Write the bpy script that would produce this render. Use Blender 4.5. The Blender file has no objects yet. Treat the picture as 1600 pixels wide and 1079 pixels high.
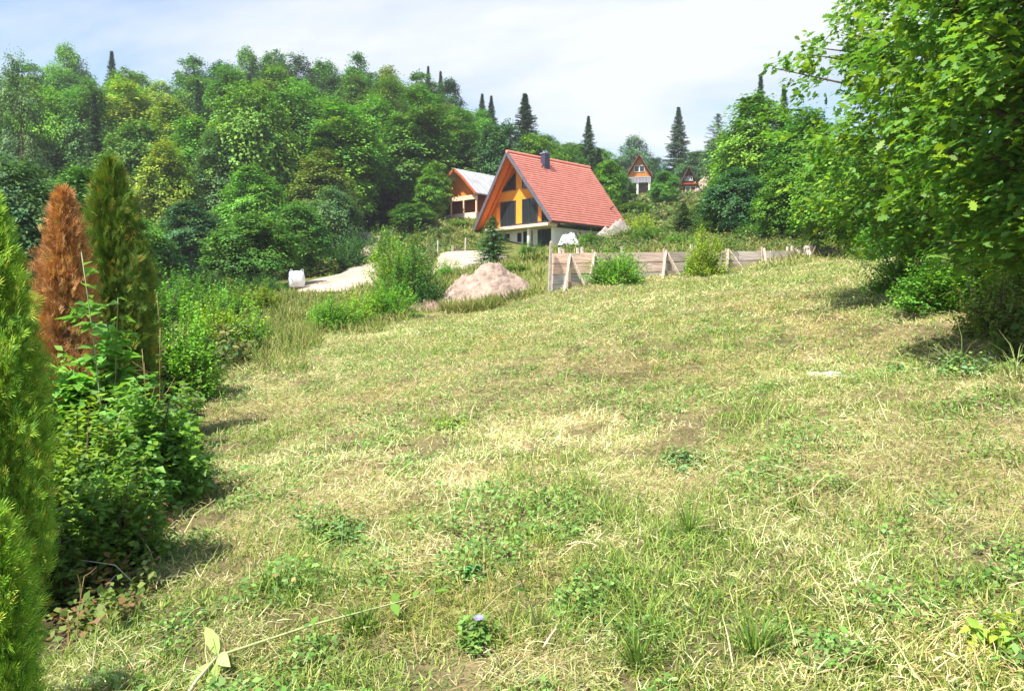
import bpy, math, random
import numpy as np
from math import radians as R_, sin, cos, pi
# ------------------------------------------------------------------ camera, light, sky
S = bpy.context.scene
COL = S.collection
F_PX = 1200.0                      # focal length in photo pixels (1600 wide)
PITCH = math.atan(59.5 / F_PX)
CAM_Z = 1.6
cam_d = bpy.data.cameras.new('camera')
cam_d.sensor_width = 36.0
cam_d.lens = 36.0 * F_PX / 1600.0
cam_d.clip_start = 0.1
cam_d.clip_end = 6000
cam = bpy.data.objects.new('camera', cam_d)
COL.objects.link(cam)
cam.location = (0, 0, CAM_Z)
cam.rotation_euler = (pi / 2 - PITCH, 0, 0)
S.camera = cam

SUN_DIR = np.array([-0.36, -0.34, 0.86]); SUN_DIR /= np.linalg.norm(SUN_DIR)   # towards the sun
SUN_EL = math.asin(SUN_DIR[2]); SUN_AZ = math.atan2(SUN_DIR[0], SUN_DIR[1])
sun_d = bpy.data.lights.new('sun', 'SUN')
sun_d.energy = 5.0; sun_d.angle = R_(0.53); sun_d.color = (1.0, 0.95, 0.86)
sun = bpy.data.objects.new('sun', sun_d); COL.objects.link(sun)
sun.location = (-40, -30, 90)
from mathutils import Vector
sun.rotation_euler = Vector(-SUN_DIR).to_track_quat('-Z', 'Y').to_euler()

W = bpy.data.worlds.new('World'); S.world = W; W.use_nodes = True
nt = W.node_tree; nt.nodes.clear()
def nd(t, typ, **kw):
    n = t.nodes.new(typ)
    for k, v in kw.items():
        setattr(n, k, v)
    return n
wo = nd(nt, 'ShaderNodeOutputWorld'); bg = nd(nt, 'ShaderNodeBackground')
sky = nd(nt, 'ShaderNodeTexSky', sky_type='NISHITA', sun_disc=False, sun_elevation=SUN_EL, sun_rotation=SUN_AZ)
sky.air_density = 1.0; sky.dust_density = 0.3; sky.ozone_density = 1.0; sky.altitude = 900
bg.inputs['Strength'].default_value = 0.105
tc = nd(nt, 'ShaderNodeTexCoord'); sep = nd(nt, 'ShaderNodeSeparateXYZ')
nt.links.new(tc.outputs['Generated'], sep.inputs[0])
mz = nd(nt, 'ShaderNodeMath', operation='ADD'); mz.inputs[1].default_value = 0.12
mx = nd(nt, 'ShaderNodeMath', operation='MAXIMUM'); mx.inputs[1].default_value = 0.0
nt.links.new(sep.outputs['Z'], mx.inputs[0]); nt.links.new(mx.outputs[0], mz.inputs[0])
dx = nd(nt, 'ShaderNodeMath', operation='DIVIDE'); dy = nd(nt, 'ShaderNodeMath', operation='DIVIDE')
nt.links.new(sep.outputs['X'], dx.inputs[0]); nt.links.new(mz.outputs[0], dx.inputs[1])
nt.links.new(sep.outputs['Y'], dy.inputs[0]); nt.links.new(mz.outputs[0], dy.inputs[1])
cmb = nd(nt, 'ShaderNodeCombineXYZ')
nt.links.new(dx.outputs[0], cmb.inputs[0]); nt.links.new(dy.outputs[0], cmb.inputs[1])
mp = nd(nt, 'ShaderNodeMapping'); mp.inputs['Scale'].default_value = (0.75, 1.0, 1); mp.inputs['Location'].default_value = (3.25, 0.4, 0)
nt.links.new(cmb.outputs[0], mp.inputs[0])
cn = nd(nt, 'ShaderNodeTexNoise'); cn.inputs['Scale'].default_value = 0.62; cn.inputs['Detail'].default_value = 7; cn.inputs['Roughness'].default_value = 0.56
cn.inputs['Distortion'].default_value = 0.35
nt.links.new(mp.outputs[0], cn.inputs['Vector'])
cr = nd(nt, 'ShaderNodeValToRGB')
cr.color_ramp.elements[0].position = 0.43; cr.color_ramp.elements[0].color = (0.05, 0.05, 0.05, 1)
cr.color_ramp.elements[1].position = 0.60; cr.color_ramp.elements[1].color = (0.97, 0.97, 0.97, 1)
nt.links.new(cn.outputs['Fac'], cr.inputs[0])
cm = nd(nt, 'ShaderNodeMix', data_type='RGBA')
nt.links.new(cr.outputs['Color'], cm.inputs[0])
nt.links.new(sky.outputs[0], cm.inputs[6])
cm.inputs[7].default_value = (4.15, 4.3, 4.55, 1)
nt.links.new(cm.outputs[2], bg.inputs[0]); nt.links.new(bg.outputs[0], wo.inputs[0])

S.view_settings.view_transform = 'Standard'; S.view_settings.look = 'None'
S.view_settings.gamma = 1.0; S.view_settings.use_curve_mapping = False
S.view_settings.exposure = 1.18
S.cycles.max_bounces = 6; S.cycles.diffuse_bounces = 3; S.cycles.glossy_bounces = 2; S.cycles.transmission_bounces = 3
S.cycles.use_denoising = True
S.cycles.sample_clamp_indirect = 4.0

# ------------------------------------------------------------------ helpers
rng = np.random.default_rng(7)
random.seed(7)
_cp, _sp = math.cos(PITCH), math.sin(PITCH)
def P(px, py, D):
    """photo pixel at horizontal distance D -> world point"""
    rx = (px - 800) / F_PX; ry = (539.5 - py) / F_PX
    y = _cp + ry * _sp; z = -_sp + ry * _cp
    t = D / y
    return np.array([rx * t, D, CAM_Z + z * t])

def lin(h):
    h = h.lstrip('#'); c = [int(h[i:i + 2], 16) / 255 for i in (0, 2, 4)]
    return tuple(((x / 12.92) if x < 0.04045 else ((x + 0.055) / 1.055) ** 2.4) for x in c) + (1.0,)

def vnoise(x, y, scale, seed=0):
    x = np.asarray(x, float) / scale + seed * 17.31; y = np.asarray(y, float) / scale - seed * 9.7
    xi = np.floor(x).astype(np.int64); yi = np.floor(y).astype(np.int64); fx = x - xi; fy = y - yi
    fx = fx * fx * (3 - 2 * fx); fy = fy * fy * (3 - 2 * fy)
    def h(a, b):
        n = (a * 374761393 + b * 668265263 + seed * 974634777) & 0x7fffffff
        n = ((n ^ (n >> 13)) * 1274126177) & 0x7fffffff
        return ((n ^ (n >> 16)) & 0xffff) / 65535.0
    return (h(xi, yi) * (1 - fx) + h(xi + 1, yi) * fx) * (1 - fy) + (h(xi, yi + 1) * (1 - fx) + h(xi + 1, yi + 1) * fx) * fy
def fbm(x, y, scale, seed=0, o=3):
    s = 0; a = 1; t = 0
    for i in range(o):
        s = s + a * vnoise(x, y, scale / 2 ** i, seed + i); t += a; a *= 0.55
    return s / t

# ---- terrain height: radial basis through control points seen in the photo
ctrl = []
def cpx(px, py, D): ctrl.append(P(px, py, D))
def cw(x, y, z): ctrl.append(np.array([x, y, z], float))
def plane(x, y): return 0.05 * (y - 3) + 0.085 * x
for y in (-8, 0, 3, 6, 9.5):
    for x in (-6, -2, 2, 6):
        cw(x, y, plane(x, y))
for t in [(330, 606, 14), (420, 548, 20), (480, 528, 25), (600, 503, 31), (700, 489, 34), (800, 474, 34), (870, 455, 34), (1000, 436, 35.4), (1130, 422, 37.5),
          (1250, 403, 40), (1320, 399, 42), (1340, 432, 24), (1000, 470, 24), (800, 512, 22), (600, 540, 20), (1500, 470, 14), (1000, 545, 13), (1590, 585, 8.5),
          (500, 441, 52), (470, 455, 47), (545, 425, 62), (570, 402, 74), (700, 428, 52), (780, 428, 52), (740, 394, 66), (690, 396, 66), (640, 420, 57),
          (710, 352, 84), (760, 372, 80), (735, 345, 95), (700, 348, 95), (800, 389, 74), (865, 389, 72), (940, 378, 80), (900, 345, 92),
          (880, 398, 42), (1000, 395, 44), (1150, 385, 46), (950, 382, 60), (1050, 368, 65), (1200, 366, 68), (1300, 370, 56),
          (1000, 332, 100), (1000, 303, 142), (960, 310, 135), (1075, 304, 148), (1115, 288, 150), (1200, 330, 100), (1350, 345, 65), (1450, 400, 32), (1600, 400, 26), (1700, 420, 18), (1650, 470, 12),
          (300, 470, 40), (100, 500, 30), (200, 560, 17), (0, 560, 14), (380, 450, 52), (250, 440, 70), (50, 440, 70),
          (450, 400, 82), (200, 400, 88), (-60, 400, 88)]:
    cpx(*t)
for x in (-120, -80, -45, -15):
    cw(x, 108, 14.5); cw(x, 130, 24); cw(x, 152, 31); cw(x, 185, 34)
for t in [(3, 115, 15), (6, 140, 24), (8, 165, 27), (25, 180, 26), (12, 200, 27), (45, 160, 26.5), (50, 120, 20), (60, 90, 16), (90, 140, 30), (90, 60, 12), (60, 30, 6), (40, 10, 3.5), (-40, 10, -3), (-60, 40, -1), (-130, 60, 2), (-200, 100, 20),
          (30, 250, 26), (-100, 300, 34), (150, 250, 34), (200, 60, 20), (0, 420, 24), (-300, 300, 28), (300, 300, 28), (0, -60, -4), (-100, -80, -10), (100, -80, 4), (300, -100, 10), (-300, -100, -10)]:
    cw(*t)
ctrl = np.array(ctrl)
_c = 3.0
def _phi(a, b): return np.sqrt(((a[:, None, :] - b[None, :, :]) ** 2).sum(-1) + _c * _c)
_A = _phi(ctrl[:, :2], ctrl[:, :2]); _n = len(ctrl)
_M = np.zeros((_n + 1, _n + 1)); _M[:_n, :_n] = _A - 0.6 * np.eye(_n) * -0.02; _M[:_n, _n] = 1; _M[_n, :_n] = 1
_w = np.linalg.solve(_M, np.append(ctrl[:, 2], 0))
def Gv(x, y):
    x = np.atleast_1d(np.asarray(x, float)); y = np.atleast_1d(np.asarray(y, float)); out = np.empty(x.shape)
    for i in range(0, len(x), 20000):
        q = np.stack([x[i:i + 20000], y[i:i + 20000]], 1)
        out[i:i + 20000] = _phi(q, ctrl[:, :2]) @ _w[:_n] + _w[_n]
    near = np.clip(1 - np.hypot(x, y) / 60, 0, 1)
    return out + near * (0.09 * (fbm(x, y, 1.6, 3) - 0.5) + 0.12 * (vnoise(x, y, .34, 8) - .5) * vnoise(x, y, 1.9, 81))
def G(x, y): return float(Gv([x], [y])[0])
def at(px, D):
    x = P(px, 480, D)[0]; return x, D, G(x, D)
def hgt(px, py, D):
    return P(px, py, D)[2] - at(px, D)[2]

# ---- mesh builders
def link(o, parent=None):
    COL.objects.link(o)
    if parent is not None: o.parent = parent
    return o
def bulk(name, V, Fc, mat, tint=None, parent=None, smooth=False):
    """V (n,3), Fc (m,k) all faces with k corners, tint (n,3) per-vertex albedo"""
    me = bpy.data.meshes.new(name); V = np.asarray(V, np.float32); Fc = np.asarray(Fc, np.int32)
    m, k = Fc.shape
    me.vertices.add(len(V)); me.vertices.foreach_set('co', V.ravel())
    me.loops.add(m * k); me.loops.foreach_set('vertex_index', Fc.ravel())
    me.polygons.add(m); me.polygons.foreach_set('loop_start', np.arange(0, m * k, k, dtype=np.int32))
    if smooth: me.polygons.foreach_set('use_smooth', np.ones(m, bool))
    me.update(calc_edges=True)
    if tint is not None:
        a = me.attributes.new('tint', 'FLOAT_COLOR', 'POINT')
        a.data.foreach_set('color', np.concatenate([tint, np.ones((len(V), 1))], 1).astype(np.float32).ravel())
    me.materials.append(mat)
    return link(bpy.data.objects.new(name, me), parent)

class MB:
    def __init__(s): s.v = []; s.f = []; s.t = []
    def add(s, V, Fc, t=(1, 1, 1)):
        b = len(s.v); s.v += [tuple(map(float, p)) for p in V]; s.f += [tuple(b + i for i in q) for q in Fc]
        s.t += [tuple(t)] * len(V) if np.ndim(t[0]) == 0 else [tuple(q) for q in t]
        return s
    def box(s, x0, x1, y0, y1, z0, z1, t=(1, 1, 1)):
        return s.add([(x0, y0, z0), (x1, y0, z0), (x1, y1, z0), (x0, y1, z0), (x0, y0, z1), (x1, y0, z1), (x1, y1, z1), (x0, y1, z1)],
                     [(0, 3, 2, 1), (4, 5, 6, 7), (0, 1, 5, 4), (1, 2, 6, 5), (2, 3, 7, 6), (3, 0, 4, 7)], t)
    def bar(s, a, b, w, h, t=(1, 1, 1), up=(0, 0, 1)):
        a = np.array(a, float); b = np.array(b, float); d = b - a; d /= np.linalg.norm(d)
        sd = np.cross(d, up); n = np.linalg.norm(sd)
        sd = np.array([1., 0, 0]) if n < 1e-4 else sd / n
        u = np.cross(sd, d); o = [(-w / 2, -h / 2), (w / 2, -h / 2), (w / 2, h / 2), (-w / 2, h / 2)]
        return s.add([a + sd * i + u * j for i, j in o] + [b + sd * i + u * j for i, j in o],
                     [(3, 2, 1, 0), (4, 5, 6, 7), (0, 1, 5, 4), (1, 2, 6, 5), (2, 3, 7, 6), (3, 0, 4, 7)], t)
    def tube(s, pts, rad, n=7, t=(1, 1, 1), cap=True):
        pts = [np.array(p, float) for p in pts]; V = []; Fc = []
        for i, p in enumerate(pts):
            d = pts[min(i + 1, len(pts) - 1)] - pts[max(i - 1, 0)]; d = d / (np.linalg.norm(d) + 1e-9)
            a = np.cross(d, (0.31, 0.92, 0.2)); a /= np.linalg.norm(a) + 1e-9; b = np.cross(d, a)
            for k in range(n):
                an = 2 * pi * k / n; V.append(p + (a * cos(an) + b * sin(an)) * rad[i])
        for i in range(len(pts) - 1):
            for k in range(n):
                Fc.append((i * n + k, i * n + (k + 1) % n, (i + 1) * n + (k + 1) % n, (i + 1) * n + k))
        if cap: Fc.append(tuple(range(n))[::-1]); Fc.append(tuple((len(pts) - 1) * n + k for k in range(n)))
        return s.add(V, Fc, t)
    def prism(s, poly, y0, y1, t=(1, 1, 1)):
        """polygon in x,z extruded along y"""
        n = len(poly); V = [(x, y0, z) for x, z in poly] + [(x, y1, z) for x, z in poly]
        return s.add(V, [tuple(range(n)), tuple(range(2 * n - 1, n - 1, -1))] + [((i + 1) % n, i, n + i, n + (i + 1) % n) for i in range(n)], t)
    def build(s, name, mat, parent=None, smooth=False, bevel=0):
        me = bpy.data.meshes.new(name); me.from_pydata(s.v, [], s.f); me.update()
        a = me.attributes.new('tint', 'FLOAT_COLOR', 'POINT')
        a.data.foreach_set('color', np.array([c + (1.0,) for c in s.t], np.float32).ravel())
        if smooth: me.polygons.foreach_set('use_smooth', np.ones(len(me.polygons), bool))
        me.materials.append(mat); o = link(bpy.data.objects.new(name, me), parent)
        if bevel:
            m = o.modifiers.new('bevel', 'BEVEL'); m.width = bevel; m.segments = 1; m.limit_method = 'ANGLE'
        return o

def frames(nrm, dirv):
    z = nrm / (np.linalg.norm(nrm, axis=1, keepdims=True) + 1e-9)
    x = dirv - z * (dirv * z).sum(1, keepdims=True); x /= np.linalg.norm(x, axis=1, keepdims=True) + 1e-9
    y = np.cross(z, x)
    return np.stack([x, y, z], 2)           # columns
def scatter(T, TF, pos, Rm, scl):
    """copies of template T (k,3), faces TF (f,c)"""
    T = np.asarray(T, float); TF = np.asarray(TF, int); scl = np.asarray(scl, float)
    if scl.ndim == 1: scl = np.repeat(scl[:, None], 3, 1)
    V = np.einsum('nij,nkj->nki', Rm, T[None] * scl[:, None, :]) + pos[:, None, :]
    n, k = len(pos), len(T)
    Fc = (TF[None] + (np.arange(n) * k)[:, None, None]).reshape(-1, TF.shape[1])
    return V.reshape(-1, 3), Fc
def unit(v): return v / (np.linalg.norm(v, axis=-1, keepdims=True) + 1e-9)
def rdir(n, g=None): return unit((g or rng).normal(size=(n, 3)))

LEAF_Q = ([(0, 0, 0), (.48, .34, .06), (1, 0, -.08), (.5, -.34, .06)], [(0, 3, 2, 1)])                         # simple pointed leaf
LEAF_F = ([(0, 0, 0), (.25, .27, .09), (.65, .25, .07), (1, 0, -.12), (.65, -.25, .07), (.25, -.27, .09), (.5, 0, -.02)],
          [(0, 6, 2, 1), (6, 3, 2, 2), (0, 5, 4, 6), (6, 4, 3, 3)])
LEAF_F = ([(0, 0, 0), (.35, .3, .09), (.75, .2, .05), (1, 0, -.12), (.75, -.2, .05), (.35, -.3, .09), (.4, 0, -.02)],
          [(0, 6, 2, 1), (6, 3, 3, 2), (0, 5, 4, 6), (6, 4, 3, 3)])
LEAF_2 = ([(0, 0, 0), (.4, .3, .1), (1, 0, -.14), (.4, -.3, .1)], [(0, 2, 1), (0, 3, 2)])                      # folded leaf, two triangles
# lobed oak leaf as one outline
OAK = ([(0, 0, 0), (.18, .07, .02), (.26, .2, .05), (.36, .12, .02), (.5, .31, .06), (.6, .16, .01), (.76, .27, .02), (.84, .12, -.03), (1, .03, -.1),
        (.84, -.12, -.03), (.76, -.27, .02), (.6, -.16, .01), (.5, -.31, .06), (.36, -.12, .02), (.26, -.2, .05), (.18, -.07, .02)], [tuple(range(16))[::-1]])

# ------------------------------------------------------------------ materials
def mat_new(name):
    m = bpy.data.materials.new(name); m.use_nodes = True; t = m.node_tree; t.nodes.clear()
    return m, t, nd(t, 'ShaderNodeOutputMaterial')
def leaf_mat(name, rough=0.45, transl=0.35, spec=0.35, gain=(1.25, 1.28, 0.55)):
    m, t, o = mat_new(name)
    at_ = nd(t, 'ShaderNodeAttribute', attribute_name='tint'); oi = nd(t, 'ShaderNodeObjectInfo')
    mu = nd(t, 'ShaderNodeMix', data_type='RGBA', blend_type='MULTIPLY'); mu.inputs[0].default_value = 1
    t.links.new(at_.outputs['Color'], mu.inputs[6]); t.links.new(oi.outputs['Color'], mu.inputs[7])
    p = nd(t, 'ShaderNodeBsdfPrincipled'); p.inputs['Roughness'].default_value = rough; p.inputs['Specular IOR Level'].default_value = spec
    tr = nd(t, 'ShaderNodeBsdfTranslucent'); mi = nd(t, 'ShaderNodeMixShader'); mi.inputs[0].default_value = transl
    hs = nd(t, 'ShaderNodeMix', data_type='RGBA', blend_type='MULTIPLY'); hs.inputs[0].default_value = 1; hs.inputs[7].default_value = tuple(gain) + (1,)
    t.links.new(mu.outputs[2], p.inputs['Base Color']); t.links.new(mu.outputs[2], hs.inputs[6]); t.links.new(hs.outputs[2], tr.inputs[0])
    t.links.new(p.outputs[0], mi.inputs[1]); t.links.new(tr.outputs[0], mi.inputs[2]); t.links.new(mi.outputs[0], o.inputs[0])
    return m
def tint_mat(name, base, rough=0.8, spec=0.3, nscale=6.0, namt=0.35, bump=0.0, bscale=20.0, metal=0.0, stretch=(1, 1, 1), dark=None):
    """base colour x tint attribute x object-space noise wear"""
    m, t, o = mat_new(name)
    at_ = nd(t, 'ShaderNodeAttribute', attribute_name='tint'); co = nd(t, 'ShaderNodeTexCoord'); mp_ = nd(t, 'ShaderNodeMapping')
    mp_.inputs['Scale'].default_value = stretch
    t.links.new(co.outputs['Object'], mp_.inputs[0])
    n = nd(t, 'ShaderNodeTexNoise'); n.inputs['Scale'].default_value = nscale; n.inputs['Detail'].default_value = 6; n.inputs['Roughness'].default_value = .62
    t.links.new(mp_.outputs[0], n.inputs['Vector'])
    r = nd(t, 'ShaderNodeValToRGB'); r.color_ramp.elements[0].position = .3; r.color_ramp.elements[1].position = .72
    d = dark or tuple(c * (1 - namt) for c in base[:3]); lt = tuple(min(1, c * (1 + namt * .6)) for c in base[:3])
    r.color_ramp.elements[0].color = tuple(d[:3]) + (1,); r.color_ramp.elements[1].color = lt + (1,)
    t.links.new(n.outputs['Fac'], r.inputs[0])
    mu = nd(t, 'ShaderNodeMix', data_type='RGBA', blend_type='MULTIPLY'); mu.inputs[0].default_value = 1
    t.links.new(r.outputs[0], mu.inputs[6]); t.links.new(at_.outputs['Color'], mu.inputs[7])
    p = nd(t, 'ShaderNodeBsdfPrincipled'); p.inputs['Roughness'].default_value = rough; p.inputs['Specular IOR Level'].default_value = spec; p.inputs['Metallic'].default_value = metal
    t.links.new(mu.outputs[2], p.inputs['Base Color'])
    if bump:
        n2 = nd(t, 'ShaderNodeTexNoise'); n2.inputs['Scale'].default_value = bscale; n2.inputs['Detail'].default_value = 5
        t.links.new(mp_.outputs[0], n2.inputs['Vector'])
        b = nd(t, 'ShaderNodeBump'); b.inputs['Strength'].default_value = 0.6; b.inputs['Distance'].default_value = bump
        t.links.new(n2.outputs['Fac'], b.inputs['Height']); t.links.new(b.outputs[0], p.inputs['Normal'])
    t.links.new(p.outputs[0], o.inputs[0])
    return m
M_leaf = leaf_mat('leaf', 0.55, 0.24, 0.22)
M_gloss = leaf_mat('glossy_leaf', 0.5, 0.45, 0.4)
M_needle = leaf_mat('needle', 0.6, 0.18, 0.25)
M_grass = leaf_mat('grass_blade', 0.55, 0.3, 0.25, (1.06, 1.14, 0.9))
M_bark = tint_mat('bark', (0.13, 0.095, 0.065, 1), 0.95, 0.2, 5, 0.5, 0.03, 14, stretch=(3, 3, .6))
M_stem = tint_mat('stem', (1, 1, 1, 1), 0.7, 0.3, 12, 0.25)
M_wood = tint_mat('timber', (0.54, 0.49, 0.45, 1), 0.9, 0.2, 2.2, 0.5, 0.004, 30, stretch=(.6, 6, 6))
M_orange = tint_mat('orange_timber', (0.78, 0.215, 0.032, 1), 0.55, 0.35, 2.5, 0.25, stretch=(6, 6, .7))
M_red_timber = tint_mat('red_brown_timber', (0.42, 0.115, 0.045, 1), 0.65, 0.3, 2.5, 0.3, stretch=(6, 6, .7))
M_white = tint_mat('white_render', (0.78, 0.76, 0.72, 1), 0.9, 0.2, 1.2, 0.12)
M_dark = tint_mat('dark_metal', (0.035, 0.037, 0.05, 1), 0.45, 0.5, 3, 0.3)
M_tile = tint_mat('roof_tile', (0.86, 0.30, 0.235, 1), 0.85, 0.2, 1.1, 0.12)
M_sheet = tint_mat('grey_roof_sheet', (0.40, 0.41, 0.42, 1), 0.5, 0.5, 0.9, 0.25)
M_conc = tint_mat('concrete', (0.46, 0.43, 0.39, 1), 0.92, 0.2, 2.2, 0.3, 0.01, 18)
M_gravelroad = tint_mat('gravel', (0.46, 0.385, 0.31, 1), 0.95, 0.15, 0.7, 0.42, 0.06, 9)
M_mound = tint_mat('sand_gravel', (0.34, 0.255, 0.21, 1), 0.97, 0.15, 2.6, 0.5, 0.09, 9)
M_plastic = tint_mat('white_plastic_cloth', (0.46, 0.46, 0.49, 1), 0.55, 0.4, 2.5, 0.12, 0.03, 5)
M_sack = tint_mat('white_woven_sack', (0.74, 0.74, 0.76, 1), 0.6, 0.3, 2.5, 0.12, 0.02, 5)
M_petal = tint_mat('blue_petal', (0.26, 0.25, 0.68, 1), 0.7, 0.2, 20, 0.15)
def glass_mat():
    m, t, o = mat_new('window_glass')
    p = nd(t, 'ShaderNodeBsdfPrincipled'); p.inputs['Base Color'].default_value = (0.02, 0.024, 0.03, 1); p.inputs['Roughness'].default_value = 0.06; p.inputs['Specular IOR Level'].default_value = 0.6
    t.links.new(p.outputs[0], o.inputs[0]); return m
M_glass = glass_mat()

# ------------------------------------------------------------------ naming
def tag(o, label=None, cat=None, group=None, kind=None):
    if label: o['label'] = label
    if cat: o['category'] = cat
    if group: o['group'] = group
    if kind: o['kind'] = kind
    return o
def empty(name, loc, rz=0.0):
    o = bpy.data.objects.new(name, None); o.location = loc; o.rotation_euler = (0, 0, rz); o.empty_display_size = .3
    return link(o)

# ------------------------------------------------------------------ ground
MEADOW = [(-900, 1.2), (-60, 3.0), (70, 3.5), (165, 3.75), (225, 4.5), (265, 6.0), (272, 7.6), (285, 9.5), (325, 14), (415, 20), (478, 25), (600, 31), (700, 34.6), (850, 34.2), (1000, 35.8), (1130, 37.8), (1310, 42), (1425, 30), (1490, 18), (1540, 12.5), (1640, 8), (1800, 5), (2000, 1.8)]
MEADOW = np.array([P(a, 480, d)[:2] for a, d in MEADOW])
def inside(poly, x, y):
    r = np.zeros(len(x), bool); j = len(poly) - 1
    for i in range(len(poly)):
        (xi, yi), (xj, yj) = poly[i], poly[j]
        with np.errstate(divide='ignore', invalid='ignore'):
            c = ((yi > y) != (yj > y)) & (x < (xj - xi) * (y - yi) / (yj - yi + 1e-12) + xi)
        r ^= c; j = i
    return r
def meadow_mask(x, y):
    jx = x + 1.2 * (fbm(x, y, 2.0, 41) - .5); jy = y + 1.2 * (fbm(x, y, 2.0, 47) - .5)
    return inside(MEADOW, jx, jy)

def grid_axis(lo, hi, n, c, k):
    s = np.linspace(-1, 1, n); v = np.sinh(k * s) / np.sinh(k)
    return np.where(v < 0, c + v * (c - lo), c + v * (hi - c))
gx = grid_axis(-700, 700, 361, 2, 5.4); gy = grid_axis(-300, 900, 341, 12, 4.6)
XX, YY = np.meshgrid(gx, gy); xf, yf = XX.ravel(), YY.ravel(); zf = Gv(xf, yf)
nx, ny = len(gx), len(gy)
idx = np.arange(nx * ny).reshape(ny, nx)
Fq = np.stack([idx[:-1, :-1].ravel(), idx[:-1, 1:].ravel(), idx[1:, 1:].ravel(), idx[1:, :-1].ravel()], 1)
mead = meadow_mask(xf, yf).astype(float)[:, None]
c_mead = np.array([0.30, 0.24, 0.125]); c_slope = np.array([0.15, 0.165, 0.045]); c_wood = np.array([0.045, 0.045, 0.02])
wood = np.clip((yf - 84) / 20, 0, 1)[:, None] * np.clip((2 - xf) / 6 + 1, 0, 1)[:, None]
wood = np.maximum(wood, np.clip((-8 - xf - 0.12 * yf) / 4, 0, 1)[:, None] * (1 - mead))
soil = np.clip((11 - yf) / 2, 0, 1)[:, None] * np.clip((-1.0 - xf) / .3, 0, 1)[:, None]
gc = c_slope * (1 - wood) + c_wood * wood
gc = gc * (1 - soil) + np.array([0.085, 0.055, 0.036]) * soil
gap_shade = 0.5 + .62 * np.clip((fbm(xf, yf, .5, 131) - .34) * 4, 0, 1)[:, None]  # dark soil in hollows, with the shade of the hay gaps painted in
gc = gc * (1 - mead) + c_mead * gap_shade * mead
gc *= (0.75 + 0.5 * fbm(xf, yf, 3, 5))[:, None]
M_ground = tint_mat('meadow_soil', (1, 1, 1, 1), 1.0, 0.1, 5.0, 0.45, 0.04, 14)
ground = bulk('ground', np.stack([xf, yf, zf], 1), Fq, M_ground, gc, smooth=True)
tag(ground, 'sloping mown meadow ground rising to the wooded hill', 'ground', kind='structure')

def draped(name, pts, mat, lift, n_across=9, step=1.0, label=None, cat=None):
    """strip through (px_left, px_right, D) stations laid on the ground"""
    st = [(P(a, 480, d)[:2], P(b, 480, d)[:2]) for a, b, d in pts]
    V = []; rows = 0
    for (a0, b0), (a1, b1) in zip(st[:-1], st[1:]):
        m = max(2, int(np.linalg.norm((a1 + b1 - a0 - b0) / 2) / step))
        for k in range(m):
            t = k / m; a = a0 * (1 - t) + a1 * t; b = b0 * (1 - t) + b1 * t
            wob = 0.5 * (vnoise([a[1]], [rows * 1.0], 2.2, 3)[0] - .5)
            for j in range(n_across):
                s = j / (n_across - 1); e = (abs(s - .5) * 2) ** 6
                q = a * (1 - s) + b * s; q = q + np.array([wob * (1 if s > .5 else -1) * e, 0])
                V.append((q[0], q[1], lift * (1 - e) - .12 * e))
            rows += 1
    V = np.array(V); V[:, 2] += Gv(V[:, 0], V[:, 1])
    ii = np.arange(rows * n_across).reshape(rows, n_across)
    Fc = np.stack([ii[:-1, :-1].ravel(), ii[:-1, 1:].ravel(), ii[1:, 1:].ravel(), ii[1:, :-1].ravel()], 1)
    tn = np.ones((len(V), 3)) * (0.55 + .8 * fbm(V[:, 0], V[:, 1], 1.6, 9, 4))[:, None] * np.array([1, .97, .93])
    o = bulk(name, V, Fc, mat, tn, smooth=True)
    return tag(o, label, cat, kind='structure')
ROAD = [(462, 545, 42), (455, 604, 48), (474, 612, 54), (525, 600, 60), (545, 590, 68), (560, 592, 77), (562, 600, 86)]
YARD = [(596, 720, 47), (640, 800, 51), (672, 806, 56), (676, 800, 61), (684, 775, 67)]
def on_paths(x, y):
    return inside(np.array([P(a, 480, d)[:2] for a, _, d in ROAD] + [P(b, 480, d)[:2] for _, b, d in ROAD[::-1]]), x, y) | inside(np.array([P(a, 480, d)[:2] for a, _, d in YARD] + [P(b, 480, d)[:2] for _, b, d in YARD[::-1]]), x, y)
draped('gravel_road', ROAD, M_gravelroad, 0.13, 11, 1.0, 'pale gravel road bending up towards the forest edge', 'road')
draped('gravel_yard', YARD, M_gravelroad, 0.13, 13, 1.0, 'pale levelled gravel yard below the houses', 'yard')

# ------------------------------------------------------------------ grass (stuff)
def patch(x, y):
    """0 bare straw .. 1 fresh green"""
    return np.clip(0.44 + 1.5 * (fbm(x, y, 2.4, 21) - .5) + 1.9 * (fbm(x, y, .5, 25) - .5), 0, 1)
def wedge(n, r0, r1, a0, a1, k):
    """polar scatter, density ~ r^-k per area"""
    u = rng.random(n); e = 2 - k
    r = (r0 ** e + u * (r1 ** e - r0 ** e)) ** (1 / e); a = R_(a0) + rng.random(n) * R_(a1 - a0)
    return r * np.sin(a), r * np.cos(a), r
def pick(pal, w, n):
    i = rng.choice(len(pal), n, p=np.array(w) / sum(w)); return np.array(pal)[i]
STRAW = [(0.54, 0.51, 0.28), (0.45, 0.46, 0.19), (0.64, 0.61, 0.38), (0.44, 0.29, 0.16), (0.43, 0.49, 0.17)]
FRESH = [(0.21, 0.32, 0.05), (0.30, 0.40, 0.08), (0.11, 0.22, 0.035), (0.40, 0.44, 0.14), (0.09, 0.20, 0.06)]
BLADE = np.array([(0, -.5, 0), (0, .5, 0), (.5, -.42, .0), (.5, .42, .0), (1, -.08, 0), (1, .08, 0)])     # x along, y width
BLADE_F = [(0, 2, 3, 1), (2, 4, 5, 3)]
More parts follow.
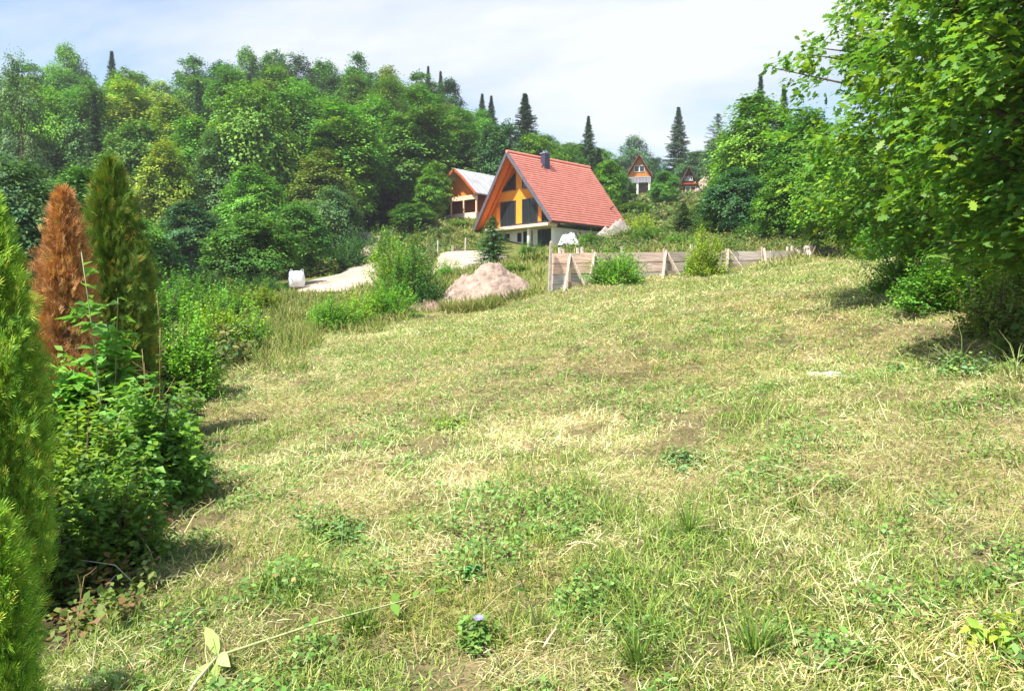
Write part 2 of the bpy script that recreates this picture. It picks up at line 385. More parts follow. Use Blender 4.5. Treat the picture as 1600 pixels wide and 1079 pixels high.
def strands(n, r0, r1, k, kind):
    x, y, r = wedge(n, r0, r1, -44, 46, k)
    keep = meadow_mask(x, y)
    g = patch(x, y)
    hol = np.clip((fbm(x, y, .5, 131) - .30) * 5, .12, 1)
    if kind == 'hay': keep &= rng.random(n) < (1.2 - g * .8) * hol
    else: keep &= rng.random(n) < (0.22 + g * .9)
    x, y, r, g = x[keep], y[keep], r[keep], g[keep]; n = len(x); z = Gv(x, y)
    wmin = r * 0.00085
    if kind == 'hay':
        clump = fbm(x, y, 1.1, 55)
        az = 2 * pi * fbm(x, y, 1.7, 31) * 1.6 + rng.normal(size=n) * 1.5
        tilt = np.abs(rng.normal(size=n)) * 0.34 - .04
        L = np.where(rng.random(n) < .03, rng.uniform(.15, .30, n), rng.uniform(.02, .09, n)) * (1 + .012 * r); Wd = np.maximum(rng.uniform(.0025, .0055, n), wmin * .85)
        h0 = rng.uniform(0, .04, n) + (.05 * np.clip(clump - .45, 0, 1) * 4 + .30 * np.clip(fbm(x, y, .5, 141) - .56, 0, .3)) * rng.random(n)
        bend = -.18; col = pick(STRAW, (3, 3, 2, 2.2, 2.0), n)
        sw = np.clip((fbm(x, y, 2.8, 121) - .48) * 4, 0, 1)[:, None]; col = col * (1 + .34 * sw) + .05 * sw; gg = rng.random(n) < .25 + .3 * g; col[gg] = pick([(0.27, .31, .09), (0.33, .36, .13), (.22, .28, .07)], (1, 1, 1), gg.sum())
    else:
        az = rng.random(n) * 2 * pi
        tilt = rng.uniform(.10, 1.15, n)
        L = rng.uniform(.025, .085, n) * (0.55 + .8 * g + 2.2 * np.clip(fbm(x, y, .38, 95) - .58, 0, .3) * 3) * (1 + .012 * r); Wd = np.maximum(rng.uniform(.0035, .008, n), wmin * .9)
        h0 = np.zeros(n) - .01; bend = -.28; col = pick(FRESH, (3, 3, 2, 2, 1), n)
    pk = fbm(x, y, 1.3, 63)[:, None]
    col = col * (1 - .5 * np.clip(pk - .55, 0, .3) * np.array([[0.2, 1.0, 1.6]])) * rng.uniform(.8, 1.2, (n, 1))
    d = np.stack([np.cos(az) * np.cos(tilt), np.sin(az) * np.cos(tilt), np.sin(tilt)], 1)
    nr = np.stack([-np.cos(az) * np.sin(tilt), -np.sin(az) * np.sin(tilt), np.cos(tilt)], 1) + .45 * rng.normal(size=(n, 3))
    Rm = frames(nr, d)
    T = BLADE.copy(); T[2:4, 2] = -bend * .55; T[4:, 2] = 0
    V, Fc = scatter(T, BLADE_F, np.stack([x, y, z + h0 + .012], 1), Rm, np.stack([L, Wd, L], 1))
    return V, Fc, np.repeat(col, 6, 0)
def merge(*parts):
    V = []; Fc = []; C = []; b = 0
    for v, f, c in parts:
        V.append(v); Fc.append(f + b); C.append(c); b += len(v)
    return np.concatenate(V), np.concatenate(Fc), np.concatenate(C)
V, Fc, C = strands(640000, 2.2, 48, 1.55, 'hay')
tag(bulk('cut_hay', V, Fc, M_grass, C), 'dry cut hay lying loose over the mown meadow', 'hay', kind='stuff')
V, Fc, C = strands(430000, 2.2, 48, 1.55, 'green')
def clover(n):
    x, y, r = wedge(n, 2.2, 40, -44, 46, 1.6); k = meadow_mask(x, y) & (rng.random(n) < np.clip((fbm(x, y, .45, 97) - .50) * 7, 0, 1)); x, y, r = x[k], y[k], r[k]; m = len(x)
    v, f = scatter(LEAF_Q[0], LEAF_Q[1], np.stack([x, y, Gv(x, y) + .01 + rng.random(m) * (.03 + .6 * np.clip(fbm(x, y, .45, 97) - .55, 0, .25))], 1), frames(np.array([0, -.1, 1]) + rng.normal(size=(m, 3)) * .45, rdir(m)), rng.uniform(.014, .038, m) * (1 + .05 * r))
    c = pick([(0.13, .27, .05), (.19, .34, .07), (.10, .21, .05), (.24, .36, .12), (.30, .27, .09)], (3, 3, 2, 2, .8), m) * rng.uniform(.8, 1.25, (m, 1)); return v, f, np.repeat(c, 4, 0)
V, Fc, C = merge((V, Fc, C), clover(260000))
tag(bulk('mown_grass', V, Fc, M_grass, C), 'short green and yellow mown grass of the meadow', 'grass', kind='stuff')

def tall_grass(n, regions, hmin, hmax, pal, w, name, label):
    parts = []
    for (pa, pb, da, db, q) in regions:
        m = int(n * q); px = rng.uniform(pa, pb, m); D = rng.uniform(da, db, m)
        x = (px - 800) / F_PX * D; y = D
        cl = fbm(x, y, 1.2, 71); k = rng.random(m) < np.clip(cl * 2.2 - .45, .08, 1); x, y = x[k], y[k]; m = len(x)
        k2 = ~on_paths(x, y); x, y = x[k2], y[k2]; m = len(x); kk = np.flatnonzero(k)[k2]; z = Gv(x, y); az = rng.random(m) * 2 * pi; tilt = rng.uniform(.7, 1.5, m)
        L = rng.uniform(hmin, hmax, m) * (.6 + .8 * cl[kk]); Wd = np.maximum(.008, y * .0011) * rng.uniform(.7, 1.3, m)
        d = np.stack([np.cos(az) * np.cos(tilt), np.sin(az) * np.cos(tilt), np.sin(tilt)], 1)
        T = BLADE.copy(); T[2:4, 2] = .1; T[4:, 2] = -.08
        v, f = scatter(T, BLADE_F, np.stack([x, y, z - .03], 1), frames(rdir(m) + np.array([0, -.3, .2]), d), np.stack([L, Wd, L], 1))
        c = pick(pal, w, m) * rng.uniform(.75, 1.25, (m, 1)); parts.append((v, f, np.repeat(c, 6, 0)))
    v, f, c = merge(*parts)
    return tag(bulk(name, v, f, M_grass, c), label, 'grass', kind='stuff')
SL = [(0.20, 0.26, 0.05), (0.30, 0.31, 0.08), (0.12, 0.20, 0.03), (0.40, 0.36, 0.14), (0.26, .20, .10)]
tall_grass(100000, [(385, 500, 20, 44, .14), (330, 480, 15, 30, .08), (660, 850, 34.2, 50, .12), (690, 775, 33.6, 35.2, .05), (470, 600, 26, 31, .03), (665, 760, 67, 95, .13), (560, 660, 50, 76, .08), (850, 1320, 40, 66, .28), (900, 1180, 66, 140, .25), (1180, 1450, 36, 70, .10), (430, 640, 30, 44, .10), (1000, 1180, 120, 150, .06)],
           .18, .58, SL, (3, 3, 3, 1.5, .8), 'tall_grass', 'uncut yellow-green grass and weeds on the banks around the houses')

def undergrowth(regions):
    parts = []
    for (pa, pb, da, db, n, hm, lf, pal) in regions:
        cn_ = n // 40; px = rng.uniform(pa, pb, cn_); D = rng.uniform(da ** .5, db ** .5, cn_) ** 2; cx_ = (px - 800) / F_PX * D
        ti = np.repeat(np.arange(cn_), 40); m = len(ti); o = rng.normal(size=(m, 3)); sp = rng.uniform(.25, .7, cn_)[ti] * (hm / .5)
        x = cx_[ti] + o[:, 0] * sp * .5; y = D[ti] + o[:, 1] * sp * .5; hh = hm * rng.uniform(.3, 1.2, cn_)[ti] * np.exp(-(o[:, 0] ** 2 + o[:, 1] ** 2) * .4) * rng.random(m) ** .5
        k = ~on_paths(x, y) & ~inside(MEADOW, x, y) & ~((y > 36) & (y < 52) & (np.abs(800 + x / y * F_PX - 466) < 24)) & ~((y > 34) & (y < 54) & (np.abs(800 + x / y * F_PX - 540) < 62)); x, y, hh, ti = x[k], y[k], hh[k], ti[k]; m = len(x)
        pos = np.stack([x, y, Gv(x, y) + hh], 1); v, f = scatter(LEAF_Q[0], LEAF_Q[1], pos, frames(np.array([0, -.1, 1]) + rng.normal(size=(m, 3)) * .5, rdir(m)), lf * rng.uniform(.6, 1.4, m) * np.maximum(1, y / 45))
        c = pick(pal, [1] * len(pal), cn_)[ti] * rng.uniform(.75, 1.25, (m, 1)); parts.append((v, f, np.repeat(c, 4, 0)))
    v, f, c = merge(*parts)
    return tag(bulk('undergrowth', v, f, M_leaf, c), 'low leafy undergrowth on the banks and under the trees', 'undergrowth', kind='stuff')
UG = [(0.06, .13, .025), (.09, .18, .03), (.14, .19, .035), (.05, .10, .025), (.10, .14, .05), (.20, .19, .07)]
undergrowth([(180, 400, 16, 60, 34000, .8, .15, UG), (-100, 330, 9, 30, 24000, .5, .10, UG), (880, 1330, 42, 70, 24000, .9, .15, UG), (900, 1330, 70, 140, 24000, 1.4, .22, UG), (470, 640, 30, 40, 8000, .35, .11, UG), (560, 780, 48, 95, 24000, .5, .15, UG), (1330, 1800, 9, 40, 24000, .5, .11, UG), (10, 270, 3.9, 8, 6000, .22, .05, [(.10, .17, .03), (.16, .2, .05), (.2, .12, .05)]), (100, 700, 60, 92, 24000, 1.0, .2, UG)])

# ------------------------------------------------------------------ plant meshes
def crown_broad(seed, H, Rm, base, lobes, tufts, per, leaf, top=.5, spread=.62):
    """broadleaf crown: big billows on an ellipsoid, each billow covered with drooping leaf tufts"""
    g = np.random.default_rng(seed); hc = (H - base) / 2; zc = base + hc * .96
    u = g.normal(size=(lobes, 3)); u = unit(u); u[:, 2] = np.linspace(-.85, .95, lobes) + g.normal(size=lobes) * .12
    a = np.arange(lobes) * 2.39996 + g.normal(size=lobes) * .35; cr_ = np.sqrt(np.clip(1 - np.clip(u[:, 2], -.98, .98) ** 2, 0, 1)); 
    taper = np.where(u[:, 2] > 0, 1 - top * u[:, 2], 1)
    lc = np.stack([Rm * spread * cr_ * taper * np.cos(a), Rm * spread * cr_ * taper * np.sin(a), zc - .04 * hc + hc * .74 * u[:, 2]], 1)
    lr = Rm * g.uniform(.36, .56, lobes) * (1 - .30 * np.clip(u[:, 2], 0, 1))
    w = lr ** 2; li = g.choice(lobes, tufts, p=w / w.sum())
    v = rdir(tufts, g); v[:, 2] = np.where(v[:, 2] < -.35, -v[:, 2], v[:, 2]); q = g.uniform(.35, 1.08, tufts) ** .5
    c = lc[li] + v * np.array([1, 1, 1.25]) * (lr[li] * q)[:, None]
    c[:, 2] = np.clip(c[:, 2], base * .5, H)
    tr = Rm * g.uniform(.10, .19, tufts)
    n = tufts * per; ti = np.repeat(np.arange(tufts), per)
    o = g.normal(size=(n, 3)) * .55; o[:, 2] *= .75
    outw = unit((c - np.array([0, 0, zc - hc * .3])) * np.array([1, 1, .6]))[ti]
    pos = c[ti] + o * tr[ti][:, None]
    rel = (o * outw * np.array([1, 1, 0])).sum(1)
    pos[:, 2] -= .5 * np.clip(rel, 0, 2) ** 1.4 * tr[ti]
    nr = np.array([0, 0, .75]) + outw * .7 + g.normal(size=(n, 3)) * .36
    dv = outw * np.array([1, 1, .3]) + np.array([0, 0, -.35]) + g.normal(size=(n, 3)) * .6
    s = leaf * g.uniform(.6, 1.35, n)
    V, Fc = scatter(LEAF_Q[0], LEAF_Q[1], pos, frames(nr, dv), s)
    tc_ = (g.uniform(.8, 1.2, lobes)[li] * g.uniform(.75, 1.28, tufts))[ti] * g.uniform(.8, 1.2, n)
    hue = (g.normal(size=lobes)[li] * .06 + g.normal(size=tufts) * .08)[ti]
    C = np.stack([tc_ * (1 + hue * 1.6), tc_ * (1 + hue * .4), tc_ * (1 - hue)], 1)
    kz = H / np.percentile(V[:, 2], 99.8); kr = Rm / np.percentile(np.hypot(V[:, 0], V[:, 1]), 96)
    V *= np.array([kr, kr, kz]); c = c * np.array([kr, kr, kz])
    return V, Fc, np.repeat(C, 4, 0), c
def trunk_mb(H, r, targets, seed, base=.0, nl=9, lean=.02):
    g = np.random.default_rng(seed); m = MB()
    pts = [(lean * H * sin(i * .9 + seed) * .5, lean * H * cos(i * 1.3 + seed) * .5, H * i / 7 - (0.4 if i == 0 else 0)) for i in range(8)]
    m.tube(pts, [r * (1.35 if i == 0 else 1) * (1 - i / 7.6) + .012 for i in range(8)], 8)
    for k in g.choice(len(targets), min(nl, len(targets)), replace=False):
        e = np.array(targets[k]); z0 = max(.18 * H, e[2] - np.hypot(e[0], e[1]) * g.uniform(.5, .9)); z0 = min(z0, H * .9)
        s = np.array([0, 0, z0]); mid = (s + e) / 2 + np.array([0, 0, .06 * H])
        rr = r * .42 * (1 - z0 / H) + .02
        m.tube([s, mid, e], [rr, rr * .65, rr * .25], 6)
    return m
def crown_conifer(seed, H, Rm, base=.03, nb=300, seg=9, droop=.35, power=.9, leaf=.5, gap=0.0):
    g = np.random.default_rng(seed); t = (np.arange(nb) + g.random(nb)) / nb; t = 1 - (1 - t) ** 1.1
    a = np.arange(nb) * 2.39996 + g.normal(size=nb) * .5
    L = Rm * ((1 - t) ** power * g.uniform(.6, 1.12, nb) * (1 - .25 * np.exp(-((1 - t) / .12) ** 2)) + .008); dr = droop * g.uniform(.5, 1.5, nb); tn = g.uniform(.7, 1.25, nb)
    if gap: L = L * np.where(g.random(nb) < gap, .35, 1)
    k = seg * 4; bi = np.repeat(np.arange(nb), k); f = np.tile((np.arange(k) + .5) / k, nb) + g.normal(size=nb * k) * .02; f = np.clip(f, .02, 1)
    d = np.stack([np.cos(a), np.sin(a), 0 * a], 1)[bi]; n = len(bi); l = L[bi]
    f = f ** .7; sd = g.choice([-1, 0, 1], n)[:, None]; q = np.stack([-d[:, 1], d[:, 0], 0 * l], 1) * sd
    zz = H * (base + (1 - base) * t[bi]) - dr[bi] * l * f ** 1.5 * (1 - t[bi]) + (.35 * t[bi] + .12 * f ** 2) * l * f
    p = d * (l * f)[:, None]; p[:, 2] += zz; p += g.normal(size=(n, 3)) * .07
    dv = d * np.where(sd == 0, 1.2, .7) + q * .8 + np.array([0, 0, -.32]) + g.normal(size=(n, 3)) * .2
    nr = np.array([0, 0, 1]) + d * .35 + g.normal(size=(n, 3)) * .4
    sc = leaf * (1.1 - .3 * f) * g.uniform(.7, 1.3, n) * (1 - .72 * t[bi])
    V, Fc = scatter([(0, 0, 0), (.45, .2, .03), (1, 0, -.12), (.45, -.2, .03)], [(0, 3, 2, 1)], p, frames(nr, dv), sc)
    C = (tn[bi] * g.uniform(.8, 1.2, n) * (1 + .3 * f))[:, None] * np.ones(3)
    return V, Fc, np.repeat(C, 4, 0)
def shrub_mesh(seed, H, Rm, twigs, per, leaf, template=LEAF_2, upright=.4, hollow=.35, lift=.06):
    g = np.random.default_rng(seed)
    ang = g.random(twigs) * 2 * pi; el = np.arcsin(g.uniform(-.05, 1, twigs)); q = g.uniform(hollow, 1, twigs) ** .6
    lob = 1 + .22 * np.sin(ang * 3 + seed) + .15 * np.sin(ang * 7 + el * 5 + seed)
    tip = np.stack([Rm * np.cos(el) * np.cos(ang), Rm * np.cos(el) * np.sin(ang), H * (lift + (1 - lift) * np.sin(el))], 1) * (q * lob)[:, None]
    tip[:, 2] = np.maximum(tip[:, 2], .02)
    d = unit(tip * np.array([1, 1, .8]) + np.array([0, 0, upright * H]) + g.normal(size=(twigs, 3)) * .25 * Rm)
    TL = min(Rm, H) * g.uniform(.25, .5, twigs)
    n = twigs * per; ti = np.repeat(np.arange(twigs), per); f = np.tile((np.arange(per) + .5) / per, twigs)
    pos = tip[ti] - d[ti] * (TL[ti] * (1 - f))[:, None]
    s = np.where(np.arange(n) % 2 == 0, 1, -1)[:, None]
    side = unit(np.cross(d[ti], g.normal(size=(n, 3)) * .4 + np.array([0, 0, 1])))
    dv = d[ti] * .6 + side * s * 1.1 + g.normal(size=(n, 3)) * .3 + np.array([0, 0, -.15])
    nr = np.array([0, 0, 1]) + d[ti] * .3 + g.normal(size=(n, 3)) * .45
    V, Fc = scatter(template[0], template[1], pos, frames(nr, dv), leaf * g.uniform(.6, 1.25, n))
    tn = g.uniform(.75, 1.25, twigs)[ti] * g.uniform(.85, 1.15, n); hue = g.normal(size=twigs)[ti] * .09 + (f - .5) * .12
    C = np.stack([tn * (1 + 1.5 * hue), tn * (1 + .4 * hue), tn * (1 - hue)], 1)
    m = MB()
    for k in range(0, twigs, max(1, twigs // 60)):
        b = tip[k] * np.array([.12, .12, 0]); m.tube([b - np.array([0, 0, .1]), (b + tip[k]) / 2 + np.array([0, 0, .08 * H]), tip[k]], [.014 * H, .009 * H, .003 * H], 5, cap=False)
    return V, Fc, np.repeat(C, len(template[0]), 0), m

BROAD = []           # (crown mesh, trunk mesh, H, R)
def keep_mesh(o):    # take the mesh out of a temporary object
    me = o.data; bpy.data.objects.remove(o); return me
for k, (H, Rm, base, lo, tu, per, lf, tp, spd) in enumerate([
        (17, 4.8, .4, 36, 820, 34, .36, .24, .60), (20, 4.2, .6, 40, 820, 34, .35, .34, .58), (15, 5.2, .2, 36, 820, 34, .36, .18, .64),
        (18, 4.2, .6, 36, 760, 36, .34, .40, .62), (19, 3.8, 1.5, 26, 460, 34, .26, .5, .66), (16, 4.6, .2, 38, 820, 34, .35, .28, .62)]):
    V, Fc, C, tg = crown_broad(100 + k, H, Rm, base, lo, tu, per, lf, tp, spd)
    cme = keep_mesh(bulk('crown', V, Fc, M_leaf, C)); tme = keep_mesh(trunk_mb(H * .96, .26, tg, k, nl=14).build('trunk', M_bark, smooth=True))
    BROAD.append((cme, tme, H, Rm))
CONIF = []
for k, (H, Rm, nb, seg, dr, pw, lf, gp) in enumerate([(20, 3.3, 400, 15, .34, .95, .55, .03), (20, 2.8, 380, 14, .42, .95, .55, .05), (16, 3.4, 150, 10, .0, .6, .65, .25), (18, 3.6, 380, 10, .35, .65, .6, .05)]):
    V, Fc, C = crown_conifer(200 + k, H, Rm, nb=nb, seg=seg, droop=dr, power=pw, leaf=lf, gap=gp)
    m = MB(); m.tube([(0, 0, -.4), (0, 0, H * .5), (0, 0, H * .97)], [.16, .08, .01], 7)
    CONIF.append((keep_mesh(bulk('crown', V, Fc, M_needle, C)), keep_mesh(m.build('trunk', M_bark, smooth=True)), H, Rm))
SHRUB = []
for k, (H, Rm, tw, per, lf, upr) in enumerate([(2.6, 1.5, 800, 11, .12, .5), (2.0, 1.6, 760, 11, .11, .3), (3.4, 1.6, 900, 11, .13, .7), (1.2, 1.0, 480, 10, .085, .4)]):
    V, Fc, C, m = shrub_mesh(300 + k, H, Rm, tw, per, lf, upright=upr)
    SHRUB.append((keep_mesh(bulk('foliage', V, Fc, M_leaf, C)), keep_mesh(m.build('stem', M_bark)), H, Rm))

GREENS = {'mid-green': (0.075, 0.185, 0.026), 'bright green': (0.115, 0.25, 0.026), 'yellow-green': (0.19, 0.285, 0.028), 'dark green': (0.04, 0.11, 0.026),
          'blue-green': (0.052, 0.135, 0.052), 'olive': (0.13, 0.19, 0.035), 'grey-green': (0.085, 0.165, 0.062), 'rusty': (0.26, 0.15, 0.05)}
def plant(name, kit, px, D, top, half, colour, label, cat, group=None, parts=('crown', 'trunk'), sink=0.0, rot=None, mats=None, jit=.08):
    """kit (crown mesh, trunk mesh, H, R); top = photo row of its top, half = half width in photo px"""
    x, y, z = at(px, D); H = max(.3, P(px, top, D)[2] - z); Rw = half / F_PX * D
    e = empty(name, (x, y, z - sink), random.uniform(0, 6.28) if rot is None else rot)
    for nm, me in zip(parts, kit[:2]):
        o = link(bpy.data.objects.new(nm, me), e); o.scale = (Rw / kit[3], Rw / kit[3], (H + sink) / kit[2])
        if nm != 'trunk' and nm != 'stem':
            c = np.array(GREENS[colour] if isinstance(colour, str) else colour) * (1.24, 1.28, 1.15) * np.array([random.uniform(1 - jit, 1 + jit) for _ in range(3)]); o.color = tuple(c) + (1,)
    return tag(e, label, cat, group)

# ------------------------------------------------------------------ the wooded hill
SKYL = np.array([(-150, 150), (-60, 120), (0, 130), (40, 80), (75, 110), (115, 82), (150, 120), (195, 92), (235, 118), (280, 135), (320, 96), (370, 95), (440, 88), (490, 88), (560, 98), (625, 104), (670, 118), (700, 130), (745, 165), (790, 185), (830, 195), (870, 222), (905, 235), (950, 255)])
rows = [(90, 'at the foot of'), (100, 'low on'), (112, 'midway up'), (125, 'high on'), (138, 'near the top of'), (152, 'along the skyline of')]
ORD = 'first second third fourth fifth sixth seventh eighth ninth tenth eleventh twelfth thirteenth fourteenth fifteenth sixteenth'.split()
g = np.random.default_rng(5)
pool = []
for ri, (D0, ph) in enumerate(rows):
    lo = -150; hi = [585, 690, 850, 880, 900, 960][ri]
    stp = 5.4 / D0 * F_PX
    px = lo + g.random() * stp
    while px < hi:
        D = D0 + g.uniform(-5, 5); x, y, z = at(px, D)
        if ri == len(rows) - 1:
            top = np.interp(px, SKYL[:, 0], SKYL[:, 1]) + g.uniform(-18, 6)
        else:
            Ht = g.uniform(13, 20); top = 480 - (z + Ht - CAM_Z) / D * F_PX
            top = max(top, np.interp(px, SKYL[:, 0], SKYL[:, 1]) + 10 + g.uniform(0, 25))
        con = g.random() < (.09 if ri < 5 else .05)
        col = g.choice(['mid-green', 'bright green', 'yellow-green', 'dark green', 'blue-green', 'olive'], p=[.36, .28, .12, .13, .05, .06])
        if con: col = g.choice(['dark green', 'blue-green'])
        pool.append((px, D, top, g.uniform(4.0, 5.6) / D * F_PX * (.8 if con else 1), col, con, ph, int(g.choice(6, p=[.2, .2, .2, .18, .06, .16]))))
        px += stp * g.uniform(.75, 1.25)
SKIP = {0, 1, 2, 3, 4, 5, 6, 7, 8, 9, 10, 11, 12, 13, 14, 16, 18, 19, 25, 26, 32, 34, 39, 42, 45, 46, 53, 56, 57, 62, 68, 69, 75, 88, 93, 95, 97, 98, 100, 101, 103}          # trees of the wood that stand wholly behind others
count = {}
for pi_, (px, D, top, half, col, con, ph, v) in enumerate(sorted(pool)):
    if pi_ in SKIP:
        [random.random() for _ in range(4)]; continue
    kind = 'spruce' if con else 'broadleaf tree'; key = (col, kind, ph); k = count.get(key, 0); count[key] = k + 1
    lab = f"{ORD[k]} {col} {kind} from the left {ph} the wooded hill"
    c = np.array(GREENS[col]) * (.62 if con else 1)
    wt_ = plant('spruce_tree' if con else 'broadleaf_tree', CONIF[v % 2] if con else BROAD[v], px, D, top, half, c, lab, 'tree', 'trees of the wooded hill', jit=.14)

# hand-placed trees: px, D, top row, half width px, colour, kit index, label
for t in [
    (395, 50, 335, 72, 'mid-green', 2, 'big round bushy tree left of the gravel road'),
    (300, 60, 318, 62, 'blue-green', 0, 'dark bushy tree behind the dying thuja row, left of the round roadside tree'),
    (462, 62, 318, 56, 'mid-green', 5, 'leafy tree beside the road right behind the round bushy tree'),
    (522, 70, 292, 48, 'grey-green', 2, 'grey-green round tree right above the gravel road'),
    (505, 80, 236, 50, 'olive', 1, 'tall olive-tinged tree rising behind the grey-green roadside tree'),
    (400, 76, 262, 58, 'bright green', 0, 'bright dome-shaped tree behind the round roadside tree'),
    (345, 82, 205, 46, 'grey-green', 3, 'slim grey-green tree on the lower wood edge'),
    (262, 74, 222, 52, 'yellow-green', 3, 'yellow-green tiered tree above the dark thuja'),
    (215, 44, 338, 62, 'mid-green', 5, 'low leafy tree directly behind the dark thuja'),
    (120, 36, 262, 75, 'mid-green', 0, 'leafy tree behind the rust-brown thuja'),
    (25, 30, 250, 90, 'grey-green', 2, 'leafy tree at the left edge behind the bright thuja'),
    (40, 75, 84, 40, 'grey-green', 4, 'tall thin feathery tree standing against the sky at far left'),
    (678, 92, 255, 27, 'bright green', 1, 'bright pointed tree left of the grey-roofed chalet'),
    (648, 84, 318, 36, 'mid-green', 5, 'small leafy tree below the pointed tree beside the chalet'),
    (710, 118, 182, 32, 'olive', 4, 'thin yellowing tree with bare trunk above the grey-roofed chalet'),
    (950, 100, 238, 24, 'bright green', 1, 'slender bright tree just right of the red roof'),
    (880, 125, 232, 40, 'mid-green', 0, 'leafy tree behind the chimney of the red roof'),
    (968, 118, 272, 24, 'mid-green', 3, 'narrow tree at the left side of the orange chalet'),
    (1022, 178, 246, 24, 'blue-green', 0, 'hazy tree behind the orange chalet right side'),
    (990, 215, 214, 34, 'blue-green', 2, 'distant round tree on the ridge behind the orange chalet'),
    (1088, 165, 238, 36, 'grey-green', 0, 'pale tree behind the dark little chalet'),
    (1128, 140, 212, 34, 'grey-green', 5, 'pale green tree upslope right of the dark chalet'),
    (1038, 112, 268, 24, 'mid-green', 5, 'leafy tree between the orange and the dark chalet'),
    (990, 98, 316, 24, 'bright green', 2, 'small bright tree below the orange chalet'),
    (1185, 66, 150, 78, 'bright green', 0, 'large bright broadleaf tree right of the chalets under the spruce tips'),
    (1158, 74, 190, 42, 'mid-green', 1, 'leafy tree at the left flank of the large bright tree'),
    (1258, 56, 172, 66, 'mid-green', 3, 'leafy tree between the large bright tree and the oak'),
    (1150, 58, 265, 56, 'blue-green', 2, 'low dark bushy tree below the large bright tree'),
    (1235, 50, 262, 60, 'mid-green', 5, 'low leafy tree on the bank beside the oak'),
    (1320, 40, 215, 80, 'bright green', 2, 'leafy tree partly hidden behind the oak'),
    (1420, 34, 150, 100, 'mid-green', 0, 'dense leafy tree filling the gap behind the two oaks'),
    (1095, 70, 318, 26, 'olive', 3, 'small olive tree on the weedy slope below the dark chalet'),
]:
    plant('broadleaf_tree', BROAD[t[5]], *t[:5], t[6], 'tree')
for t in [
    (1057, 178, 168, 27, (0.045, 0.075, 0.05), 0, 'tall spruce standing alone between the two far chalets'),
    (918, 128, 182, 22, (0.045, 0.08, 0.05), 0, 'tall spruce to the right above the chimney of the red roof'),
    (934, 122, 232, 20, (0.03, 0.06, 0.032), 1, 'short dark spruce at the foot of the tall one above the red roof'),
    (820, 132, 147, 36, (0.03, 0.06, 0.032), 0, 'tall dark spruce directly above the apex of the red roof'),
    (754, 150, 147, 17, (0.03, 0.06, 0.036), 1, 'left one of twin thin spruces on the ridge left of the red roof'),
    (768, 148, 150, 17, (0.03, 0.06, 0.036), 1, 'right one of twin thin spruces on the ridge left of the red roof'),
    (790, 120, 205, 34, (0.028, 0.055, 0.03), 3, 'broad dark spruce behind the left slope of the red roof'),
    (1183, 100, 116, 24, (0.035, 0.06, 0.038), 0, 'spruce with tall bare tip above the large bright tree'),
    (1219, 100, 133, 22, (0.035, 0.06, 0.038), 1, 'smaller spruce right of the bare-tipped spruce'),
    (1118, 160, 178, 26, (0.06, 0.10, 0.065), 2, 'open airy pine on the slope right of the dark chalet'),
    (671, 168, 104, 15, (0.03, 0.055, 0.04), 1, 'left of two small spruce tips poking over the wooded skyline'),
    (690, 168, 112, 15, (0.03, 0.055, 0.04), 1, 'right of two small spruce tips poking over the wooded skyline'),
    (570, 96, 262, 42, (0.025, 0.05, 0.028), 3, 'dark shaded spruce at the forest edge above the road end'),  # road-end spruces: shade of the forest gap is put into their colour
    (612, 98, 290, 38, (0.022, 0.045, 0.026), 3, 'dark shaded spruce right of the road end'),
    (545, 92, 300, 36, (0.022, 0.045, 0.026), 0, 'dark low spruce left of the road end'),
    (1066, 64, 318, 30, (0.05, 0.09, 0.035), 3, 'bushy young spruce on the weedy slope below the far chalets'),
    (770, 46, 338, 36, (0.05, 0.11, 0.05), 3, 'young dark fir standing in front of the red-roofed house'),
]:
    plant('spruce_tree', CONIF[t[5]], *t[:3], t[3] * (1.45 if t[1] > 90 else 1.1), tuple(np.array(t[4]) * (1.15, 1.3, 1.1)), t[6], 'tree')
